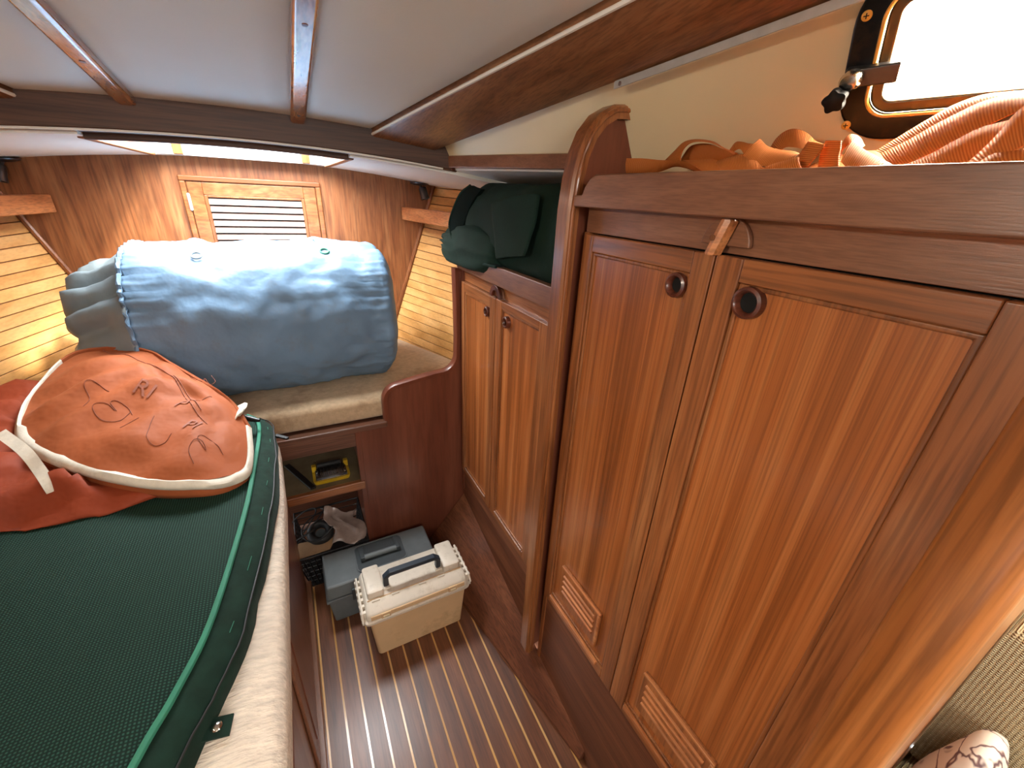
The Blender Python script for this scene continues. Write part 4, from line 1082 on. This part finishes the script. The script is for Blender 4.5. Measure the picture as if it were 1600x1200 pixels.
band([(0.640,0.434,1.579), (0.640,0.427,1.593), (0.640,0.416,1.601), (0.640,0.403,1.602), (0.640,0.387,1.596), (0.640,0.373,1.586), (0.640,0.360,1.581)],
     [(0.620,0.408,1.572), (0.620,0.398,1.578), (0.620,0.385,1.577), (0.620,0.375,1.575), (0.620,0.365,1.573), (0.620,0.359,1.576), (0.620,0.352,1.574)])
band([(0.555,0.382,1.546), (0.555,0.367,1.552), (0.555,0.350,1.556), (0.555,0.337,1.559)],
     [(0.545,0.370,1.541), (0.545,0.350,1.541), (0.545,0.334,1.541), (0.545,0.323,1.545)])
band([(0.585,0.349,1.578), (0.585,0.353,1.568), (0.585,0.359,1.557), (0.585,0.365,1.545)],
     [(0.570,0.320,1.572), (0.570,0.323,1.564), (0.570,0.329,1.554), (0.570,0.334,1.543)])
band([(0.595,0.334,1.579), (0.595,0.335,1.571), (0.595,0.335,1.562), (0.595,0.332,1.545)],
     [(0.575,0.306,1.575), (0.575,0.304,1.567), (0.575,0.303,1.559), (0.575,0.298,1.543)])
band([(0.620,0.326,1.569), (0.620,0.327,1.579), (0.620,0.325,1.585), (0.620,0.320,1.587), (0.620,0.311,1.583), (0.620,0.303,1.574)],
     [(0.600,0.313,1.555), (0.600,0.315,1.566), (0.600,0.312,1.572), (0.600,0.307,1.575), (0.600,0.301,1.572), (0.600,0.296,1.566)])
band([(0.580,0.297,1.575), (0.580,0.282,1.565), (0.580,0.266,1.557), (0.580,0.247,1.548)],
     [(0.560,0.291,1.552), (0.560,0.280,1.545), (0.560,0.262,1.542), (0.560,0.244,1.541)])
band([(0.660,0.308,1.572), (0.660,0.290,1.585), (0.660,0.269,1.600), (0.660,0.250,1.612), (0.660,0.230,1.618), (0.660,0.210,1.618), (0.660,0.193,1.617)],
     [(0.645,0.292,1.567), (0.645,0.273,1.578), (0.645,0.255,1.590), (0.645,0.239,1.601), (0.645,0.222,1.608), (0.645,0.203,1.611), (0.645,0.187,1.610)])
band([(0.630,0.288,1.566), (0.630,0.267,1.577), (0.630,0.250,1.589), (0.630,0.233,1.599), (0.630,0.217,1.607), (0.630,0.199,1.610), (0.630,0.183,1.609)],
     [(0.610,0.260,1.547), (0.610,0.243,1.556), (0.610,0.226,1.567), (0.610,0.210,1.577), (0.610,0.197,1.584), (0.610,0.187,1.590), (0.610,0.173,1.596)])
band([(0.605,0.255,1.549), (0.605,0.234,1.559), (0.605,0.217,1.571), (0.605,0.201,1.581), (0.605,0.184,1.585)],
     [(0.590,0.240,1.543), (0.590,0.213,1.545), (0.590,0.194,1.550), (0.590,0.187,1.558), (0.590,0.178,1.573)])
band([(0.575,0.193,1.544), (0.575,0.184,1.559), (0.575,0.177,1.574), (0.575,0.174,1.584), (0.575,0.166,1.597)],
     [(0.560,0.178,1.542), (0.560,0.169,1.549), (0.560,0.162,1.554), (0.560,0.149,1.562)])
band([(0.560,0.182,1.542), (0.560,0.172,1.553), (0.560,0.162,1.555), (0.560,0.147,1.558)],
     [(0.550,0.171,1.539), (0.550,0.161,1.539), (0.550,0.151,1.539), (0.550,0.138,1.540)])
web([(.66, .66, 1.505), (.66, .5, 1.508), (.65, .36, 1.506), (.65, .2, 1.508), (.65, .08, 1.506)], [(-1, 0, .05)], .05)
web([(.60, .66, 1.504), (.60, .5, 1.506), (.60, .36, 1.512), (.59, .2, 1.51), (.59, .08, 1.505)], [(-1, 0, .1)], .05)

web([(.685, .45, 1.535), (.672, .40, 1.552), (.662, .35, 1.562), (.655, .30, 1.562), (.65, .25, 1.550)], [(-.8, .1, -.35), (-.8, .1, -.38), (-.8, 0, -.40), (-.8, -.1, -.38), (-.8, -.1, -.35)], .046)  # tilted strap added to catch the sun and bounce it on the wall
web([(.690, .52, 1.528), (.690, .44, 1.534), (.695, .36, 1.532), (.70, .26, 1.530), (.71, .12, 1.528)], [(-1, 0, -.15)], .05)  # flat strap added to catch portlight for the wall glow
web([(.640, .50, 1.522), (.640, .42, 1.528), (.645, .36, 1.526), (.65, .28, 1.526), (.66, .16, 1.524)], [(-1, .1, .05)], .05)  # second flat strap added as a light catcher

# ================================================================== FLOOR THINGS
# ---- grey toolbox against the berth front
gt = thing('grey_toolbox', 'grey plastic toolbox with recessed folding handle behind the ivory one', 'toolbox', (.14, 1.27, 0))
mb = MB().hexa([(-.050, 1.200, .001), (.330, 1.200, .001), (.330, 1.350, .001), (-.050, 1.350, .001), (-.062, 1.188, .128), (.340, 1.188, .128), (.340, 1.362, .128), (-.062, 1.362, .128)])
obj('box_base', mb, 'grey_box', gt, bevel=.006)
obj('base_rim', MB().box(-.068, .346, 1.182, 1.368, .122, .134), 'grey_box', gt, bevel=.003)
lid = obj('lid', MB().hexa([(-.066, 1.184, .136), (.344, 1.184, .136), (.344, 1.366, .136), (-.066, 1.366, .136), (-.062, 1.192, .192), (.340, 1.192, .192), (.340, 1.360, .192), (-.062, 1.360, .192)]), 'grey_box', gt, bevel=.008, segs=3)
rc = rrect(.055, .235, 1.215, 1.345, .02, 5)
obj('handle_recess', MB().prism([(u, v, .1918) for u, v in rc], (0, 0, .0012)), 'grey_dark', lid)
mbr = holed(rrect(.050, .240, 1.210, 1.350, .024, 5), rc, lambda u, v, d: V((u, v, .1925 + d)), 0, .003)
obj('recess_rim', mbr, 'grey_box', lid, bevel=.001)
hd = obj('handle', MB().tube([(.085, 1.268, .206), (.205, 1.268, .206)], .0105, 12), 'grey_box', gt, smooth=True)
for xx in (.078, .212): obj('handle_arm', MB().hexa([(xx - .008, 1.258, .193), (xx + .008, 1.258, .193), (xx + .008, 1.335, .193), (xx - .008, 1.335, .193), (xx - .008, 1.258, .215), (xx + .008, 1.258, .215), (xx + .008, 1.335, .203), (xx - .008, 1.335, .203)]), 'grey_dark', hd, bevel=.003)
for xx in (.02, .25):
    obj('latch', box(xx, xx + .04, 1.178, 1.186, .105, .160), 'grey_dark', gt, bevel=.003)

# ---- ivory toolbox
wt = thing('ivory_toolbox', 'ivory and tan plastic toolbox with a raised dark blue handle', 'toolbox', (.22, 1.08, 0))
X0, X1 = .068, .378
rings = []
def rr3(x0, x1, y0, y1, z, r): return [(u, v, z) for u, v in rrect(x0, x1, y0, y1, r, 5)]
rings = [rr3(.074, .376, 1.008, 1.160, .001, .012), rr3(.070, .380, 1.003, 1.164, .004, .014), rr3(.054, .396, .996, 1.172, .182, .014)]
base = obj('box_base', MB().loft(rings), 'tan_box', wt, smooth=True, angle=50)
obj('base_rim', MB().loft([rr3(.040, .408, .990, 1.180, .182, .016), rr3(.038, .410, .988, 1.182, .186, .016), rr3(.038, .410, .988, 1.182, .194, .016), rr3(.042, .406, .992, 1.178, .197, .016)]), 'white_box', wt, smooth=True, angle=50)
lid = obj('lid', MB().loft([rr3(.046, .402, .994, 1.176, .1975, .014), rr3(.046, .402, .994, 1.176, .214, .014), rr3(.048, .400, 1.000, 1.174, .226, .014), rr3(.054, .394, 1.030, 1.166, .242, .010), rr3(.058, .390, 1.036, 1.162, .245, .010)]), 'white_box', wt, smooth=True, angle=35)
obj('lid_front_band', MB().hexa([(.060, .9925, .199), (.388, .9925, .199), (.388, .9945, .199), (.060, .9945, .199), (.060, .9925, .215), (.388, .9925, .215), (.388, .9955, .2175), (.060, .9955, .2175)]), 'tan_box', lid, bevel=.0008)
for (a, b) in ((.060, .116), (.326, .388)):
    obj('organiser_lid', MB().loft([rr3(a, b, 1.040, 1.160, .243, .008), rr3(a + .001, b - .001, 1.042, 1.158, .268, .008), rr3(a + .006, b - .006, 1.048, 1.152, .272, .006)]), 'white_box', lid, smooth=True, angle=40)
obj('hinge_line', box(.058, .390, 1.0345, 1.0365, .2415, .2470), 'tan_box', lid)
for xx in (.072, .138, .232, .300): obj('hinge_tab', box(xx, xx + .026, 1.028, 1.036, .2395, .2455), 'white_box', lid, bevel=.001)
hp = [(.128, 1.075, .246), (.128, 1.070, .292), (.142, 1.068, .306), (.300, 1.068, .306), (.314, 1.070, .292), (.314, 1.075, .246)]
mb = MB(); rings = []
for i, p in enumerate(hp):
    a = V(hp[max(0, i - 1)]); b = V(hp[min(len(hp) - 1, i + 1)]); t = (b - a).normalized(); dn = V((0, 1, 0)); nn = t.cross(dn).normalized(); c = V(p)
    rings.append([c + dn * .010 + nn * .009, c - dn * .010 + nn * .009, c - dn * .012, c - dn * .010 - nn * .009, c + dn * .010 - nn * .009, c + dn * .012])
mb.loft(rings); obj('handle', mb, 'navy', wt, bevel=.0025, angle=30)
for xx in (.128, .314): obj('handle_socket', box(xx - .012, xx + .012, 1.055, 1.095, .2435, .252), 'white_box', lid, bevel=.002)
for xx in (.092, .326):
    lt = obj('latch', box(xx, xx + .032, .9865, .9925, .200, .222), 'tan_box', wt, bevel=.002)
    obj('latch_tab', box(xx + .006, xx + .026, .982, .987, .206, .214), 'brass', lt, bevel=.0015)
# ladder-like moulded ends
for xx, sg in ((.038, -1), (.410, 1)):
    e_ = obj('end_rib', MB().box(min(xx, xx + sg * .006), max(xx, xx + sg * .006), 1.000, 1.170, .184, .192), 'white_box', wt, bevel=.001)
    for k in range(6):
        y = 1.012 + k * .026
        obj('rib', MB().box(min(xx - sg * .012, xx + sg * .008), max(xx - sg * .012, xx + sg * .008), y, y + .012, .193, .224), 'white_box', e_, bevel=.0015)
    obj('side_rail', MB().tube([(xx + sg * .004, .998, .20), (xx + sg * .002, 1.01, .224), (xx, 1.16, .228), (xx + sg * .002, 1.174, .20)], .004, 8), 'white_box', e_, smooth=True)

# ---- black basket in the lower compartment, and what lies in it
bk = thing('black_basket', 'black plastic lattice basket of odds and ends in the lower shelf opening', 'basket', (-.01, 1.46, .002))
bx0, bx1, by0, by1, bz = -.150, .116, 1.375, 1.66, .185
mb = MB(); q = .012
R = [(bx0, by0, bz), (bx1, by0, bz), (bx1, by1, bz), (bx0, by1, bz)]
obj('rim', MB().tube(R, .005, 8, True), 'black_plastic', bk)
for k in range(14):
    t = k / 13; xx = lerp(bx0, bx1, t); xb = lerp(bx0 + .03, bx1 - .03, t)
    obj('bar', MB().tube([(xx, by0, bz), (xb, by0 + .03, .006)], .0028, 6), 'black_plastic', bk)
for k in range(12):
    t = k / 11; yy = lerp(by0, by1, t); yb = lerp(by0 + .03, by1 - .03, t)
    for s_, (xx, xb) in enumerate(((bx0, bx0 + .03), (bx1, bx1 - .03))):
        obj('bar', MB().tube([(xx, yy, bz), (xb, yb, .006)], .0028, 6), 'black_plastic', bk)
for k in range(1, 6):
    t = k / 6; z = lerp(.006, bz, t); i_ = .03 * (1 - t)
    obj('hoop', MB().tube([(bx0 + i_, by0 + i_, z), (bx1 - i_, by0 + i_, z), (bx1 - i_, by1 - i_, z), (bx0 + i_, by1 - i_, z)], .0026, 6, True), 'black_plastic', bk)
obj('bottom', box(bx0 + .028, bx1 - .028, by0 + .028, by1 - .028, .002, .008), 'black_plastic', bk)
# crumpled plastic bag
mb = MB(); rows = []; rb_ = []
for j in range(16):
    r = []
    for i in range(16):
        u, v = i / 15, j / 15; x = lerp(-.02, .10, u) + .012 * fbm((u * 3, v * 3, 1)) + .018 * math.sin(6 * v); y = lerp(1.39, 1.52, v) + .015 * fbm((u * 3, v * 3, 7)) + .02 * math.sin(5 * u + 1)
        z = .192 + .085 * v * (1 - .4 * u) + .020 * fbm((u * 2.2, v * 1.6, 3), 1) + .004 * abs(math.sin(9 * u + 4 * v)); r.append((x, y, z))
    rows.append(r); rb_.append([(a, b, c - .003) for a, b, c in r])
tag(obj('plastic_bag', MB().slab(rows, rb_), 'bagplastic', smooth=True, angle=70), 'crumpled pinkish clear plastic bag on top of the black basket', 'plastic bag')
tp = thing('tape_roll', 'dark round roll lying in the black basket left of the plastic bag', 'roll', (-.055, 1.47, .185))
rings = [[V((-.055, 1.47, .21)) + V((math.cos(a) * (.036 + .016 * math.cos(b)), math.sin(a) * (.036 + .016 * math.cos(b)) - .006 * math.sin(b), .022 * math.sin(b) + .35 * math.sin(a) * .036)) for b in [2 * PI * k / 12 for k in range(12)]] for a in [2 * PI * k / 28 for k in range(28)]]
obj('roll_body', MB().loft(rings, False, True), 'black_rubber', tp, smooth='all')
obj('core', MB().lathe((-.055, 1.47, .198), (0, -.33, 1), [(.020, 0), (.020, .012)], 20), 'grey_dark', tp)
cb = MB()
for s_ in range(3):
    P = [(-.12 + .03 * s_ + .06 * math.sin(k * .7 + s_), 1.50 + .08 * math.sin(k * .45 + s_ * 2), .205 + .05 * abs(math.sin(k * .5 + s_))) for k in range(9)]
    cb.tube(catmull(P, 5), .0028, 6)
tag(obj('black_cable', cb, 'black_rubber', smooth=True), 'tangled black cable looping out of the basket', 'cable')
mb = MB().hexa([(-.15, 1.36 + .02, .188), (-.03, 1.385, .186), (.0, 1.44, .190), (-.14, 1.46, .192), (-.15, 1.38, .191), (-.03, 1.385, .189), (.0, 1.44, .193), (-.14, 1.46, .195)])
tag(obj('brown_card', mb, 'cardboard'), 'flat brown card lying along the basket front', 'card')
# ---- upper shelf: bit set and dark bar
bs = thing('bit_set', 'clear topped yellow and black bit set on the upper shelf', 'bit set', (.05, 1.50, .463))
c0 = V((0.021,1.487,0.464)); bx_, by_ = c0.x, c0.y
obj('tray', MB().loft([rr3(bx_ - .062, bx_ + .062, by_ - .045, by_ + .045, .4635, .01), rr3(bx_ - .066, bx_ + .066, by_ - .048, by_ + .048, .478, .012)]), 'yellow', bs, smooth=True, angle=40)
obj('insert', box(bx_ - .056, bx_ + .056, by_ - .038, by_ + .038, .477, .488), 'black_plastic', bs, bevel=.002)
for rr_ in range(2):
    for k in range(8):
        xx = bx_ - .048 + k * .0137; yy = by_ - .020 + rr_ * .034
        b_ = obj('bit', MB().tube([(xx, yy - .012, .492), (xx, yy + .004, .492)], .0042, 8), 'black_plastic', bs, smooth=True)
        obj('bit_tip', MB().tube([(xx, yy + .004, .492), (xx, yy + .013, .493)], .0034, 6), 'steel', b_, smooth=True)
obj('driver_handle', MB().tube([(bx_ - .045, by_ + .030, .500), (bx_ + .040, by_ + .030, .500)], .010, 10), 'black_rubber', bs, smooth=True)
obj('clear_lid', MB().loft([rr3(bx_ - .063, bx_ + .063, by_ - .045, by_ + .045, .4785, .01), rr3(bx_ - .060, bx_ + .060, by_ - .042, by_ + .042, .515, .01)]), 'mesh_pane', bs, smooth=True, angle=40)
obj('yellow_latch', MB().box(bx_ - .066, bx_ - .050, by_ + .018, by_ + .036, .480, .506), 'yellow', bs, bevel=.002); obj('yellow_latch', MB().box(bx_ + .050, bx_ + .066, by_ + .018, by_ + .036, .480, .506), 'yellow', bs, bevel=.002)
a, b = V((-0.134,1.619,0.468)), V((-0.048,1.423,0.468)); d = (b - a).normalized(); q = V((-d.y, d.x, 0)) * .011
mb = MB().hexa([a - q, b - q, b + q, a + q, a - q + V((0, 0, .008)), b - q + V((0, 0, .008)), b + q + V((0, 0, .008)), a + q + V((0, 0, .008))])
mb.v = [p - V((0, 0, .004)) for p in mb.v]
tag(obj('dark_bar', mb, 'black_plastic', bevel=.002), 'long dark flat bar lying slantwise on the upper shelf left of the bit set', 'bar')

# ---- reading lamps
for sgn, lab in ((1, 'small grey reading lamp under the foredeck beside the starboard planks'), (-1, 'small grey reading lamp under the foredeck at the left edge')):
    x = .612 if sgn > 0 else -.785; y = 2.135; zt = hz(x) - .001
    l = thing('reading_lamp', lab, 'lamp', (x, y, zt), 'reading lamps over the berth')
    obj('base', MB().lathe((x, y, zt), (0, 0, -1), [(.046, 0), (.045, .004), (.030, .010), (.012, .012)], 24), 'lamp_grey', l, smooth=True, angle=50)
    obj('neck', MB().tube([(x, y, zt - .010), (x + sgn * .004, y - .006, zt - .022), (x + sgn * .010, y - .010, zt - .028)], .006, 8), 'lamp_grey', l, smooth=True)
    obj('shade', MB().lathe((x + sgn * .008, y - .008, zt - .020), (sgn * .22, -.25, -1), [(.015, 0), (.018, .004), (.019, .035), (.021, .052), (.017, .052), (.015, .03)], 20), 'black_frame' if False else 'lamp_grey', l, smooth=True, angle=50)
mb = MB().tube([(.478, 1.365, 1.572), (.490, 1.352, 1.568), (.505, 1.36, 1.566)], .006, 8)
tag(obj('small_bracket', mb, 'ring_wood', smooth=True), 'small dark fitting where the deck beam meets the side deck edging', 'bracket')

# ================================================================== SALOON CORNER
st_ = thing('settee', 'beige woven settee cushion beyond the door post at lower right', 'settee', (.95, -.5, 0))
obj('back_cushion', cushion('c', densify([(1.000, -1.0), (1.13, -1.0), (1.13, .004), (1.000, .004)], .08), .46, .873, .025, 'settee_cloth', bulge=0), 'settee_cloth', st_, smooth=True, angle=80)
obj('seat_cushion', cushion('c', densify([(.56, -1.0), (1.05, -1.0), (1.05, .004), (.56, .004)], .08), .34, .455, .025, 'settee_cloth'), 'settee_cloth', st_, smooth=True, angle=80)
obj('seat_base', box(.58, 1.13, -1.0, .004, 0, .34), 'red_y', st_)
rings = []
pl_ = [(-.012, .470), (-.012, .53), (-.030, .64), (-.042, .688), (-.058, .702), (-.076, .688), (-.10, .62), (-.14, .54), (-.155, .470), (-.085, .458)]
pl_ = [(p.x, p.y) for p in catmull([(a, b, 0) for a, b in pl_ + pl_[:1]], 4)[:-1]]
pcy = sum(p[0] for p in pl_) / len(pl_); pcz = sum(p[1] for p in pl_) / len(pl_)
for k in range(9):
    t = k / 8; s_ = .45 + .55 * math.sin(PI * (t * .9 + .05)) ** .5
    rings.append([(.885 + .105 * t + .008 * fbm((a * 20, b * 14, t)), lerp(pcy, a, s_), lerp(pcz, b, s_) + .004 * fbm((a * 20, b * 20, t * 3))) for a, b in pl_])
tag(obj('printed_pillow', MB().loft(rings), 'print', smooth='all'), 'white pillow with purple brown printed pattern on the beige settee', 'pillow')
